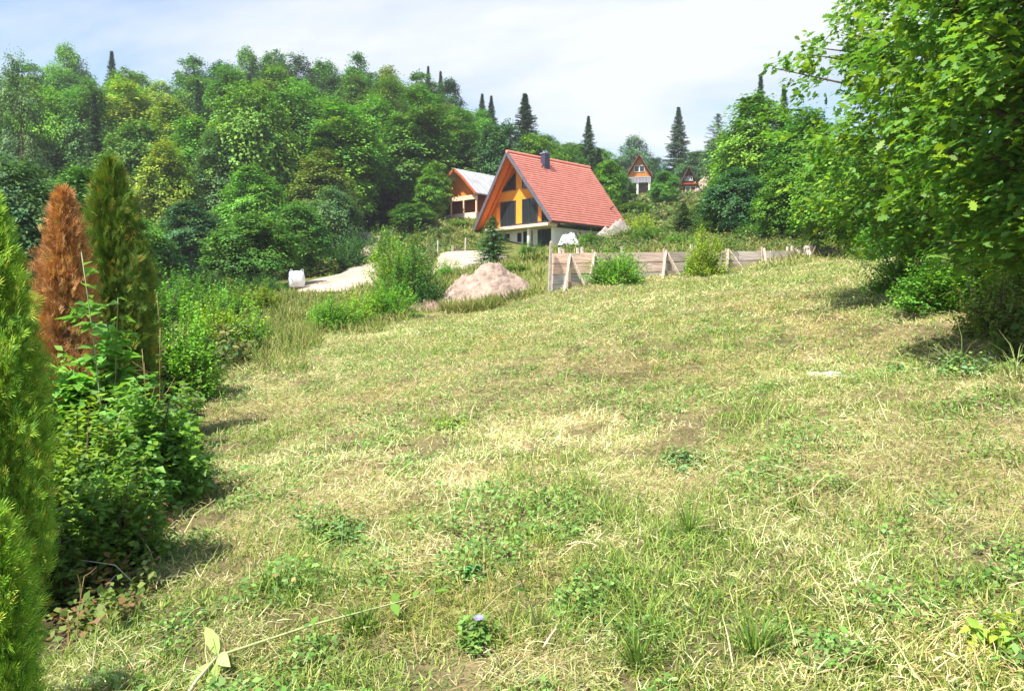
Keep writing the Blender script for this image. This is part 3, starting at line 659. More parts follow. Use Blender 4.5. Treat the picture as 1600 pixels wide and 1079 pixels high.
for t in [
    (640, 37, 372, 42, 'mid-green', 2, 'tall leafy shrub left of the gravel mound'),
    (612, 47, 374, 32, 'yellow-green', 0, 'yellow-green shrub behind the tall shrub by the mound'),
    (605, 33, 438, 44, 'bright green', 1, 'low bright shrub at the meadow edge under the tall shrub'),
    (520, 28, 460, 44, 'bright green', 1, 'low bright shrub at the lower left meadow corner'),
    (672, 36, 420, 26, 'dark green', 3, 'dark little shrub against the left side of the mound'),
    (285, 13, 470, 62, 'bright green', 0, 'bright leafy bush right of the dark thuja'),
    (345, 19, 462, 60, 'yellow-green', 1, 'yellow-green bush along the left meadow edge'),
    (395, 22, 490, 34, 'mid-green', 1, 'small bush at the bend of the left meadow edge'),
    (310, 26, 438, 46, 'mid-green', 0, 'leafy shrub behind the yellow-green bush of the left meadow edge'),
    (360, 30, 440, 44, 'bright green', 1, 'light shrub above the yellow-green bush of the left meadow edge'),
    (405, 34, 445, 38, 'yellow-green', 2, 'yellowish shrub between the left meadow edge and the round bushy tree'),
    (330, 38, 420, 50, 'dark green', 2, 'dark shrub at the foot of the round bushy tree, left side'),
    (405, 42, 426, 34, 'dark green', 1, 'dark shrub below the round bushy tree, its right-hand side'),
    (270, 30, 425, 50, 'mid-green', 0, 'tall shrub above the bright leafy bush near the dark thuja'),
    (560, 30, 455, 30, 'yellow-green', 3, 'small yellowish shrub between the two low bright shrubs'),
    (700, 44, 405, 22, 'bright green', 3, 'small shrub on the front edge of the gravel yard'),
    (805, 40, 420, 26, 'bright green', 1, 'shrub right behind the gravel mound'),
    (1000, 78, 330, 30, 'yellow-green', 1, 'yellowish shrub right of the grey gravel mound on the slope'),
    (1118, 62, 338, 34, 'mid-green', 2, 'dense shrub on the slope left of the low dark tree'),
    (250, 21, 440, 70, 'mid-green', 2, 'leafy bush hidden behind the bright bush'),
    (965, 34, 386, 46, 'bright green', 1, 'bright shrub in front of the boarded wall, left one of two'),
    (1102, 36, 362, 32, 'yellow-green', 0, 'yellow-green shrub in front of the boarded wall, right one of two'),
    (1082, 37, 400, 14, 'bright green', 3, 'sapling beside the yellow-green shrub at the boarded wall'),
    (720, 84, 345, 18, 'bright green', 1, 'small round shrub on the bank below the grey-roofed chalet'),
    (828, 58, 378, 22, 'mid-green', 0, 'shrub below the balcony of the red-roofed house'),
    (838, 42, 400, 22, 'olive', 0, 'weedy shrub left of the tall grey post'),
    (925, 62, 362, 26, 'mid-green', 1, 'dark round shrub at the white side wall of the house'),
    (985, 64, 352, 34, 'olive', 1, 'olive shrub on the slope right of the red roof'),
    (1015, 58, 356, 30, 'mid-green', 0, 'mid-green shrub on the weedy slope behind the boarded wall'),
    (1055, 52, 366, 26, 'bright green', 1, 'bright shrub on the weedy slope behind the boarded wall'),
    (1180, 54, 340, 30, 'mid-green', 1, 'shrub in front of the low dark tree on the bank'),
    (1325, 47, 348, 36, 'yellow-green', 1, 'yellow-green shrub at the right end of the boarded wall'),
    (1390, 33, 340, 46, 'bright green', 0, 'bright shrub at the foot of the oak'),
    (550, 66, 362, 30, 'dark green', 1, 'dark shrub at the left end of the road'),
    (600, 68, 360, 24, 'mid-green', 0, 'leafy shrub between the road end and the gravel yard'),
    (424, 47, 436, 24, 'mid-green', 1, 'low shrub a few steps left of the white bulk bag'),
    (1475, 13.6, 392, 78, 'mid-green', 1, 'leafy shrub in front of the oak trunk'),
    (1410, 17.5, 372, 56, 'bright green', 1, 'light leafy shrub under the left boughs of the oak'),
    (1585, 13.0, 350, 86, 'bright green', 2, 'tall leafy shrub between the two oaks'),
    (1450, 17, 405, 48, 'dark green', 1, 'dark bush in the shade under the oak'),
    (1560, 11.5, 405, 60, 'olive', 3, 'straggly bush at the right edge of the meadow'),
]:
    plant('shrub', SHRUB[t[5]], *t[:3], t[3] * 1.15, np.array(GREENS[t[4]]) * 1.08, t[6], 'shrub', parts=('foliage', 'stem'))

# ------------------------------------------------------------------ oaks on the right
def oak(px, D, top, half, seed, leaf, tips, per, label, low=.25, trunk_r=.16):
    g = np.random.default_rng(seed); x, y, z = at(px, D); H = P(px, top, D)[2] - z; Rw = half / F_PX * D
    e = empty('oak_tree', (x, y, z)); n = tips
    t = g.random(n); ang = g.random(n) * 2 * pi
    prof = np.clip(np.sin(pi * np.clip(t * .70 + .16 - .05 * (low > .5), 0, 1)), 0, 1) ** .7
    lob = 1 + .20 * np.sin(3 * ang + seed + 4 * t) + .16 * np.sin(5 * ang - 9 * t) + .10 * np.sin(9 * ang + 23 * t)
    q = g.uniform(.15, 1, n) ** .5
    rad = Rw * prof * lob * q
    lay = .05 * H * np.sin(t * 26 + ang * 2)
    c = np.stack([rad * np.cos(ang), rad * np.sin(ang), .04 * H + low * H * .35 + t * H * (.96 - low * .35) + lay * .4], 1)
    outw = unit(c * np.array([1, 1, 0]) + np.array([0, 0, .25 * Rw])); ti = np.repeat(np.arange(n), per)
    m = len(ti); fan = g.normal(size=(m, 3)); 
    dv = outw[ti] * .75 + fan * .75 + np.array([0, 0, -.12]); dv = unit(dv)
    pos = c[ti] + dv * leaf * .25 + g.normal(size=(m, 3)) * leaf * .35
    nr = np.array([0, 0, 1.0]) + outw[ti] * .45 + g.normal(size=(m, 3)) * .5
    s = leaf * g.uniform(.6, 1.2, m)
    V, Fc = scatter(OAK[0], OAK[1], pos, frames(nr, dv), s)
    tn = g.uniform(.75, 1.25, n)[ti] * g.uniform(.8, 1.2, m); young = (g.random(n) < .2)[ti]; hue = g.normal(size=m) * .06 + young * .45
    base = np.array([0.128, 0.275, 0.045])
    C = base * np.stack([tn * (1 + 1.9 * hue), tn * (1 + .75 * hue), tn * (1 - .5 * hue)], 1)
    bulk('crown', V, Fc, M_gloss, np.repeat(C, 16, 0), e)
    mb = MB(); mb.tube([(0, 0, -.3), (.05, .03, H * .3), (-.06, .05, H * .6), (.03, 0, H * .95)], [trunk_r * 1.4, trunk_r, trunk_r * .6, .015], 9)
    for k in range(0, n, max(1, n // 240)):
        if c[k][2] < .3 * H and rad[k] > .5 * Rw: continue
        s0 = np.array([0, 0, max(.12 * H, c[k][2] - rad[k] * .55)]); md = s0 * .45 + c[k] * .55 + np.array([0, 0, .05 * H]) + g.normal(size=3) * .03 * H; big = k % 5 == 0
        mb.tube([s0, md, c[k]], [.05 if big else .024, .026 if big else .014, .006], 6, cap=False)
    mb.build('trunk', M_bark, e, smooth=True)
    return tag(e, label, 'tree')
oak(1512, 15, -130, 240, 11, .18, 3700, 8, 'tall lobed-leaf oak hanging over the meadow, its branches against the sky')
oak(1690, 8.6, -420, 270, 12, .16, 3900, 8, 'nearest oak with large glossy leaves at the right picture edge', low=.40)

# ------------------------------------------------------------------ thujas on the left
def thuja(px, D, top, half, seed, pal, w, n, label, bald=None, name='thuja', frond=.16, flare=.25):
    g = np.random.default_rng(seed); x, y, z = at(px, D); H = P(px, top, D)[2] - z; Rw = half / F_PX * D
    e = empty(name, (x, y, z))
    t = g.random(n) ** .85; ang = g.random(n) * 2 * pi
    ns = 9; sa = np.arange(ns) * 2.39996 + seed; so = Rw * np.linspace(0, .62, ns); sh = np.linspace(1, .78, ns) * g.uniform(.93, 1.03, ns); sh[0] = 1
    sj = g.choice(ns, n, p=(lambda w_: w_ / w_.sum())(np.append(2.2, sh[1:] ** 2)))
    lob = 1 + .18 * np.sin(3 * ang + seed + sj) + .16 * np.sin(7 * ang + 11 * t + sj) + .14 * np.sin(5 * ang - 31 * t)
    r = Rw * np.where(sj == 0, .80, .52) * np.minimum(1, (1 - t) / .38) ** .7 * np.minimum(1, .6 + t * 2) * lob * g.uniform(.35, 1.12, n) ** .5
    p = np.stack([r * np.cos(ang) + so[sj] * np.cos(sa[sj]) * (1 - .2 * t), r * np.sin(ang) + so[sj] * np.sin(sa[sj]) * (1 - .35 * t), t * H * sh[sj]], 1)
    outw = np.stack([np.cos(ang), np.sin(ang), np.zeros(n)], 1)
    if bald is not None:
        k = ~bald(p, H, Rw, g); p, outw, t = p[k], outw[k], t[k]; n = len(p)
    # each spray: a flat fan of narrow scale-leaf twigs, turned edge-up
    T = []; TF = []
    for i in range(7):
        a = -.95 + 1.9 * i / 6; l = 1 - .5 * abs(a); b = np.array([cos(a) * .12 + .18, sin(a) * .12, 0]); en = np.array([.18 + cos(a) * l, sin(a) * l * .8, 0.06 * sin(i * 2.1)]); pd = np.array([-sin(a), cos(a), 0]) * .026
        k = len(T); T += [b - pd * .7, b + (en - b) * .6 - pd * 1.3, en, b + (en - b) * .6 + pd * 1.3]; TF.append((k, k + 1, k + 2, k + 3))
    dv = outw * .65 + np.array([0, 0, .9]) + g.normal(size=(n, 3)) * .5
    nr = np.cross(outw, np.array([0, 0, 1.0])) + outw * g.uniform(-.9, .9, (n, 1)) + g.normal(size=(n, 3)) * .3
    V, Fc = scatter(T, TF, p, frames(nr, dv), frond * g.uniform(.6, 1.25, n))
    ci = g.choice(len(pal), n, p=np.array(w) / sum(w)); cl = np.array(pal)[ci] * g.uniform(.75, 1.25, (n, 1)) * (0.8 + .4 * vnoise(ang[:n] * 3, t * 9, 1, seed))[:, None]
    C = np.repeat(cl, len(T), 0).reshape(n, len(T), 3) * np.linspace(.85, 1.2, 4)[[0, 1, 3, 2] * 7][None, :, None]
    bulk('crown', V, Fc, M_needle, C.reshape(-1, 3), e)
    mb = MB(); mb.tube([(0, 0, -.2), (0, 0, H * .5), (0, 0, H * .93)], [.05, .035, .006], 7)
    for k in range(0, n, max(1, n // 160)):
        mb.tube([(0, 0, max(.02, p[k][2] - .28)), p[k] * np.array([.6, .6, 1]) - np.array([0, 0, .1]), p[k]], [.012, .008, .003], 4, cap=False)
    mb.build('trunk', M_bark, e)
    return tag(e, label, 'thuja')
TG = [(0.19, 0.38, 0.035), (0.31, 0.48, 0.05), (0.11, 0.25, 0.03), (0.40, 0.45, 0.06)]
thuja(-12, 4.3, 316, 72, 21, TG, (3, 3, 2, 1), 24000, 'bright yellow-green thuja cut by the left picture edge', frond=.078)
thuja(-16, 3.05, 800, 46, 25, TG, (3, 3, 1, .6), 7000, 'small bright green thuja at the bottom of the left picture edge', frond=.06)
thuja(180, 9.4, 256, 60, 22, [(0.10, 0.19, 0.02), (0.20, 0.27, 0.03), (0.06, 0.12, 0.02), (0.28, 0.22, 0.03), (.13, .24, .03)], (3, 2.2, 2, .8, 2), 22000, 'tall dark green thuja with yellowing tips', frond=.13)
thuja(104, 8.1, 303, 50, 23, [(0.52, 0.25, 0.09), (0.42, 0.18, 0.065), (0.60, 0.36, 0.16), (0.24, 0.12, 0.05), (0.30, 0.28, 0.07)], (3, 2.2, 1.8, 1.3, .5), 13000, 'dead rust-brown thuja standing before the dark green one', frond=.11,
      bald=lambda p, H, Rw, g: (p[:, 0] > -.02) & (p[:, 1] < .1) & (np.abs(p[:, 2] / H - .52) < .10 + .05 * g.random(len(p))) & (g.random(len(p)) < .8))

# ------------------------------------------------------------------ near weeds and shrubs on the left
def near_shrub(px, D, top, half, seed, leaf, twigs, per, base, label, tmpl=LEAF_2, name='leafy_shrub', mat=None, upright=.5):
    x, y, z = at(px, D); H = P(px, top, D)[2] - z; Rw = half / F_PX * D
    V, Fc, C, m = shrub_mesh(seed, H, Rw, twigs, per, leaf, tmpl, upright, .25)
    e = empty(name, (x, y, z)); o = bulk('foliage', V, Fc, mat or M_gloss, C * np.array(base), e); m.build('stem', M_bark, e)
    return tag(e, label, 'shrub')
near_shrub(220, 6.4, 604, 92, 31, .095, 620, 9, (0.16, 0.33, 0.065), 'broad-leaved shrub at the meadow edge in front of the thujas')
near_shrub(120, 5.6, 660, 92, 32, .07, 700, 10, (0.18, 0.31, 0.04), 'fine-leaved yellowish shrub at the foot of the bright thuja')
near_shrub(60, 6.6, 590, 70, 33, .08, 600, 9, (0.18, 0.35, 0.045), 'shrub between the bright thuja and the dead brown one')
near_shrub(150, 7.1, 470, 66, 34, .16, 210, 8, (0.16, 0.36, 0.065), 'large-leaved sapling in front of the dead brown thuja', upright=1.0)
near_shrub(270, 8.2, 640, 48, 35, .075, 380, 9, (0.16, 0.33, 0.045), 'small shrub right of the broad-leaved shrub')
near_shrub(72, 4.6, 815, 62, 36, .05, 300, 9, (0.11, 0.19, 0.03), 'low bramble spilling below the bright thuja')
near_shrub(165, 5.0, 705, 80, 39, .06, 520, 9, (0.15, 0.28, 0.045), 'low tangled shrub in front of the broad-leaved shrub, over the dark soil')
near_shrub(255, 6.9, 668, 58, 40, .10, 330, 9, (0.14, 0.30, 0.07), 'broad-leaved low shrub reaching furthest out onto the meadow')
near_shrub(215, 12.5, 520, 70, 38, .10, 500, 10, (0.07, 0.15, 0.025), 'leafy shrub at the foot of the dark thuja')

def stalk(name, px, D, top, lean, rad, col, label, cat, leaves=0, leafcol=(0.1, .2, .03), leaf=.07, side=0, seedhead=None, twigs=0, group=None, z0=0.0):
    x, y, z = at(px, D); H = P(px, top, D)[2] - z; e = empty(name, (x, y, z + z0)); g = np.random.default_rng(abs(hash((px, top))) % 9999 if False else int(px * 7 + top))
    pts = [np.array([lean[0] * (i / 6) ** 1.6, lean[1] * (i / 6) ** 1.6, H * i / 6]) for i in range(7)]
    m = MB(); m.tube(pts, [rad * (1 - .09 * i) for i in range(7)], 6, col)
    for k in range(twigs):
        s = pts[3 + k % 4]; d = rdir(1, g)[0]; d[2] = abs(d[2]); m.tube([s, s + d * H * .1, s + d * H * .2 + np.array([0, 0, .04 * H])], [rad * .6, rad * .45, rad * .2], 5, col)
    m.build('stem', M_stem, e, smooth=True)
    if leaves:
        f = g.uniform(.25, 1, leaves); pos = np.array([pts[int(a * 5.99)] * (1 - (a * 6) % 1) + pts[min(6, int(a * 5.99) + 1)] * ((a * 6) % 1) for a in f])
        a = g.random(leaves) * 2 * pi; dv = np.stack([np.cos(a), np.sin(a), g.uniform(-.3, .6, leaves)], 1)
        V, Fc = scatter(LEAF_2[0], LEAF_2[1], pos, frames(np.array([0, 0, 1]) + g.normal(size=(leaves, 3)) * .3, dv), leaf * g.uniform(.6, 1.2, leaves))
        bulk('foliage', V, Fc, M_gloss, np.repeat(np.array(leafcol) * g.uniform(.8, 1.25, (leaves, 1)), 4, 0), e)
    if seedhead:
        hm = MB()
        for k in range(26):
            d = rdir(1, g)[0] * seedhead; hm.tube([pts[-1], pts[-1] + d * .6, pts[-1] + d], [seedhead * .12, seedhead * .2, seedhead * .05], 4, (0.06, .03, .02))
        hm.build('seed_head', M_stem, e)
    return tag(e, label, cat, group)
stalk('tall_weed', 160, 6.9, 395, (-.12, -.1), .009, (0.30, 0.36, 0.20), 'tall pale weed stalk rising in front of the dead brown thuja', 'weed', 34, (0.16, .30, .08), .14)
stalk('tall_weed', 172, 7.0, 465, (.10, -.05), .008, (0.22, 0.26, 0.10), 'shorter leafy weed beside the tall pale stalk', 'weed', 30, (0.17, .34, .07), .15)
stalk('dry_stalk', 245, 8.0, 512, (.03, 0), .008, (0.34, 0.20, 0.10), 'bare brown stalk at the foot of the dark thuja, with few leaves', 'weed', 5, (0.16, .24, .05), .09, twigs=4)
stalk('dry_stalk', 228, 7.8, 545, (-.05, 0), .006, (0.36, 0.24, 0.12), 'thin brown stalk leaning left beside the bare brown stalk', 'weed', 3, (0.16, .24, .05), .08, twigs=3)
stalk('dry_stalk', 92, 3.75, 960, (-.01, .02), .004, (0.42, 0.20, 0.08), 'short rusty stalk standing on the lower left ground', 'weed', 0, twigs=3)
stalk('dry_stalk', 105, 3.9, 905, (.02, .05), .003, (0.36, 0.22, 0.10), 'thin rusty stalk behind the short rusty one, lower left', 'weed', 0, twigs=4)
stalk('seed_stalk', 842, 3.55, 872, (-.14, .06), .004, (0.10, 0.11, 0.04), 'leaning weed stalk with a dark brown seed head on the meadow', 'weed', 10, (0.09, .17, .03), .05, seedhead=.016)

# grass tufts and leafy weed clumps in the meadow, one thing each
def tuft(px, D, H, n, spread, pal, label, wd=.006, name='grass_tuft', group=None, curve=.25):
    x, y, z = at(px, D); e_seed = int(px * 13 + D * 100); g = np.random.default_rng(e_seed)
    a = g.random(n) * 2 * pi; r = spread * .25 * np.sqrt(g.random(n)); tl = g.uniform(.75, 1.5, n)
    d = np.stack([np.cos(a) * np.cos(tl), np.sin(a) * np.cos(tl), np.sin(tl)], 1)
    nr = np.stack([-np.cos(a) * np.sin(tl), -np.sin(a) * np.sin(tl), np.cos(tl)], 1) + .3 * g.normal(size=(n, 3))
    T = np.array([(0, -.5, 0), (0, .5, 0), (.35, -.5, .03), (.35, .5, .03), (.7, -.35, -.02 - curve * .2), (.7, .35, -.02 - curve * .2), (1, -.05, -curve * .7), (1, .05, -curve * .7)])
    V, Fc = scatter(T, [(0, 2, 3, 1), (2, 4, 5, 3), (4, 6, 7, 5)], np.stack([r * np.cos(a), r * np.sin(a), np.zeros(n) - .01], 1), frames(nr, d), np.stack([H * g.uniform(.45, 1.1, n), wd * g.uniform(.7, 1.4, n), H * np.ones(n)], 1))
    c = np.array(pal)[g.integers(0, len(pal), n)] * g.uniform(.8, 1.2, (n, 1))
    o = bulk(name, V, Fc, M_grass, np.repeat(c, 8, 0)); o.location = (x, y, z)
    return tag(o, label, 'grass tuft', group)
def weed(px, D, H, spread, leaf, n, col, label, name='weed_clump', tmpl=LEAF_2):
    x, y, z = at(px, D); g = np.random.default_rng(int(px * 3 + D * 71))
    V, Fc, C, m = shrub_mesh(int(px + D * 10), H, spread, n, 6, leaf, tmpl, .3, .1)
    e = empty(name, (x, y, z)); bulk('foliage', V, Fc, M_leaf, C * np.array(col) * 1.7, e); m.build('stem', M_bark, e)
    return tag(e, label, 'weed')
FG = [(0.13, 0.24, 0.035), (0.20, 0.32, 0.045), (0.10, 0.18, 0.03)]
tuft(1082, 4.75, .30, 90, .12, FG, 'upright bright green grass tuft right of the meadow centre')
tuft(1000, 3.28, .24, 80, .16, FG, 'grass tuft with pale blades at the bottom edge right of centre')
tuft(1250, 5.0, .16, 120, .22, FG, 'spreading green tuft beside the dark hollow')
tuft(560, 3.8, .17, 140, .25, FG, 'dense green tuft under the fallen stem')
tuft(420, 4.5, .15, 110, .22, FG, 'green grass tuft left of the fallen stem tip')
tuft(1190, 3.3, .20, 110, .25, FG, 'long-bladed tuft at the bottom edge, the right-hand one')
tuft(1590, 7.6, .55, 40, .35, [(0.25, .30, .10), (0.34, .36, .16), (.16, .24, .05)], 'long arching grass blades under the right-edge bush', wd=.006, curve=.9)
tuft(1500, 8.6, .55, 50, .3, [(0.25, .30, .10), (0.34, .36, .16), (.16, .24, .05)], 'arching pale grass left of the right-edge bush', wd=.009, curve=.9)
tuft(1560, 10.8, .60, 60, .3, FG, 'tall grass at the shaded right side of the meadow', wd=.01, curve=.6)
tuft(1215, 17, .35, 60, .4, [(0.3, .26, .08), (.18, .26, .05)], 'brown-green tuft in the upper right meadow', wd=.012)
WP = [(0.30, .30, .09), (.22, .28, .06), (.36, .31, .13)]
tuft(703, 34.3, .75, 160, 1.2, WP, 'yellowish weed tuft at the left front foot of the gravel mound', wd=.03)
tuft(733, 34.1, .85, 180, 1.4, WP, 'tallest yellowish weed tuft in front of the gravel mound', wd=.03)
tuft(770, 34.3, .55, 120, 1.2, [(.2, .28, .05), (.3, .3, .1)], 'green weed tuft in front of the middle of the gravel mound', wd=.03)
tuft(806, 34.9, .6, 140, 1.4, [(.2, .28, .05), (.3, .27, .14), (.24, .17, .15)], 'brownish weed tuft at the right foot of the gravel mound', wd=.03)
tuft(760, 35.3, .6, 90, 1.2, WP, 'thin weed tuft growing on the front slope of the gravel mound', wd=.03)
weed(524, 5.3, .15, .22, .045, 150, (0.07, 0.14, 0.035), 'dark leafy weed clump in the left part of the meadow')
weed(880, 4.85, .09, .18, .04, 90, (0.08, 0.16, 0.04), 'low leafy weed patch in the meadow centre')
weed(745, 3.55, .13, .12, .04, 80, (0.075, 0.15, 0.03), 'leafy chicory clump at the bottom centre')
weed(1068, 6.4, .12, .28, .045, 110, (0.10, 0.17, 0.06), 'pale leafy weed patch left of the upright grass tuft')
weed(1405, 10.4, .14, .17, .06, 60, (0.05, 0.14, 0.04), 'small dark green broad-leaved weed in the right meadow')
weed(700, 8.6, .14, .30, .05, 90, (0.13, 0.22, 0.03), 'bright weed patch in the middle of the meadow')
weed(740, 4.3, .10, .06, .045, 40, (0.06, 0.17, 0.05), 'tiny green weed left of the leaning seed stalk')
weed(1570, 3.12, .15, .10, .055, 50, (0.16, 0.24, 0.03), 'yellow-green leafy sprig in the bottom right corner', name='leafy_sprig')
weed(1510, 8.2, .26, .34, .06, 160, (0.09, 0.16, 0.05), 'shaded leafy weeds under the right-edge bush')

# fallen stem with leaves, lower left
def fallen_stem():
    a = at(255, 3.15); b = at(330, 3.5); c_ = at(480, 3.72); d = at(610, 3.9); e_ = at(675, 3.98)
    pts = [np.array(q) + np.array([0, 0, h]) for q, h in ((a, .05), (b, .09), (c_, .085), (d, .09), (e_, .10))]
    o0 = pts[0] - np.array([0, 0, .05]); e = empty('fallen_stem', o0); L = [q - o0 for q in pts]
    m = MB(); m.tube(L[1:], [.007, .006, .004, .002], 7, (0.34, .40, .17)); m.tube([L[0] + np.array([.02, .0, -.01]), L[0] * .5 + L[1] * .5, L[1]], [.011, .008, .006], 7, (0.52, .46, .30)); m.build('stem', M_stem, e, smooth=True)
    g = np.random.default_rng(3)
    spec = [(L[1], (-.3, .2, .7), .12), (L[1] * .95, (.2, -.8, -.35), .13), (L[1] * 1.03, (.7, -.6, -.2), .12), (L[1], (.1, .3, .5), .10), (L[1] * .9, (-.5, -.6, -.1), .10), (L[3], (.2, -.4, -.3), .09), (L[3], (.1, .6, .3), .08), (L[2] * .6 + L[3] * .4, (.3, .5, .3), .07), (L[4], (.8, .3, .2), .07), (L[3] * .5 + L[4] * .5, (.2, .8, .2), .06), (L[2], (.2, .9, .25), .06)]
    T = [(0, 0, 0), (.2, .13, .04), (.5, .2, .07), (.8, .12, .0), (1, 0, -.12), (.8, -.12, .0), (.5, -.2, .07), (.2, -.13, .04)]
    pos = np.array([s[0] for s in spec]); dv = np.array([s[1] for s in spec], float); nr = np.array([0, -.25, 1]) + g.normal(size=(len(spec), 3)) * .3
    V, Fc = scatter(T, [tuple(range(8))[::-1]], pos, frames(nr, dv), np.array([s[2] * 1.35 for s in spec]))
    C = np.repeat(np.array([(0.38, .50, .16), (0.30, .42, .10), (.36, .46, .20), (.34, .46, .12), (.30, .40, .12)] + [(0.14, .27, .04)] * 6), 8, 0)
    bulk('foliage', V, Fc, M_leaf, C, e)
    return tag(e, 'long cut green stem with pale wilting leaves lying at the lower left', 'cut stem')
fallen_stem()
def chicory():
    x, y, z = at(747, 3.50); e = empty('blue_flower', (x, y, z)); m = MB(); m.tube([(0, 0, 0), (.01, 0, .08), (0, -.01, .155)], [.003, .0025, .002], 5, (0.12, .2, .05)); m.build('stem', M_stem, e)
    p = MB()
    for k in range(14):
        a = 2 * pi * k / 14; d = np.array([cos(a), sin(a) * .8, .25 + .25 * sin(a)]); s = np.array([-sin(a), cos(a), 0]); c0 = np.array([0, -.01, .155])
        p.add([c0, c0 + d * .014 - s * .0045, c0 + d * .024 - s * .002, c0 + d * .024 + s * .002, c0 + d * .014 + s * .0045], [(0, 1, 2, 3, 4)])
    p.build('petals', M_petal, e); return tag(e, 'single pale blue chicory flower at the bottom centre of the meadow', 'flower')
chicory()
def twig(name, p0, p1, r, col, label, mid=.03):
    a = np.array(at(*p0)); b = np.array(at(*p1)); a[2] += .05; b[2] += .05; c0 = (a + b) / 2; m = MB(); m.tube([a - c0, (a - c0) * .4 + np.array([.01, 0, mid]), (b - c0) * .5 + np.array([0, .01, mid * .8]), b - c0], [r, r * .9, r * .7, r * .4], 6, col)
    o = m.build(name, M_stem, smooth=True); o.location = c0; return tag(o, label, 'twig')
twig('dry_straw', (885, 4.55), (942, 4.5), .006, (.62, .52, .34), 'pale straw stem lying in the meadow centre')
twig('dry_straw', (850, 3.42), (875, 3.55), .008, (.60, .48, .34), 'thick pale straw stem lying near the bottom centre')
twig('dead_twig', (960, 4.05), (1050, 3.85), .003, (.22, .13, .08), 'thin dark twig lying right of the seed stalk')
twig('dry_straw', (270, 5.2), (345, 6.2), .006, (.50, .44, .22), 'yellowish stem leaning out of the left shrubs', .12)
twig('dry_straw', (60, 4.7), (205, 4.55), .004, (.55, .52, .40), 'pale bent stem crossing the dark hollow on the left', .16)
twig('dry_straw', (140, 4.35), (178, 4.75), .004, (.55, .52, .42), 'short pale stem rising over the dark hollow on the left', .05)
def pale_stone(px, D, s, label, seed):
    x, y, z = at(px, D); g = np.random.default_rng(seed); m = MB(); V = []; n = 10
    for i in range(5):
        a = i / 4 * pi
        for k in range(n):
            b = 2 * pi * k / n; r = s * (sin(a) + .02) * g.uniform(.8, 1.2); V.append((r * cos(b) * 1.5, r * sin(b), s * .55 * cos(a) + .3 * s))
    F4 = [(i * n + k, (i + 1) * n + k, (i + 1) * n + (k + 1) % n, i * n + (k + 1) % n) for i in range(4) for k in range(n)]
    m.add(V, F4, (1, 1, 1)); o = m.build('pale_stone', M_conc, smooth=False); o.location = (x, y, z + .03); return tag(o, label, 'stone')
pale_stone(1304, 9.9, .11, 'larger whitish stone lying in the right meadow', 3)
pale_stone(1276, 10.2, .085, 'smaller whitish stone left of the larger one', 4)

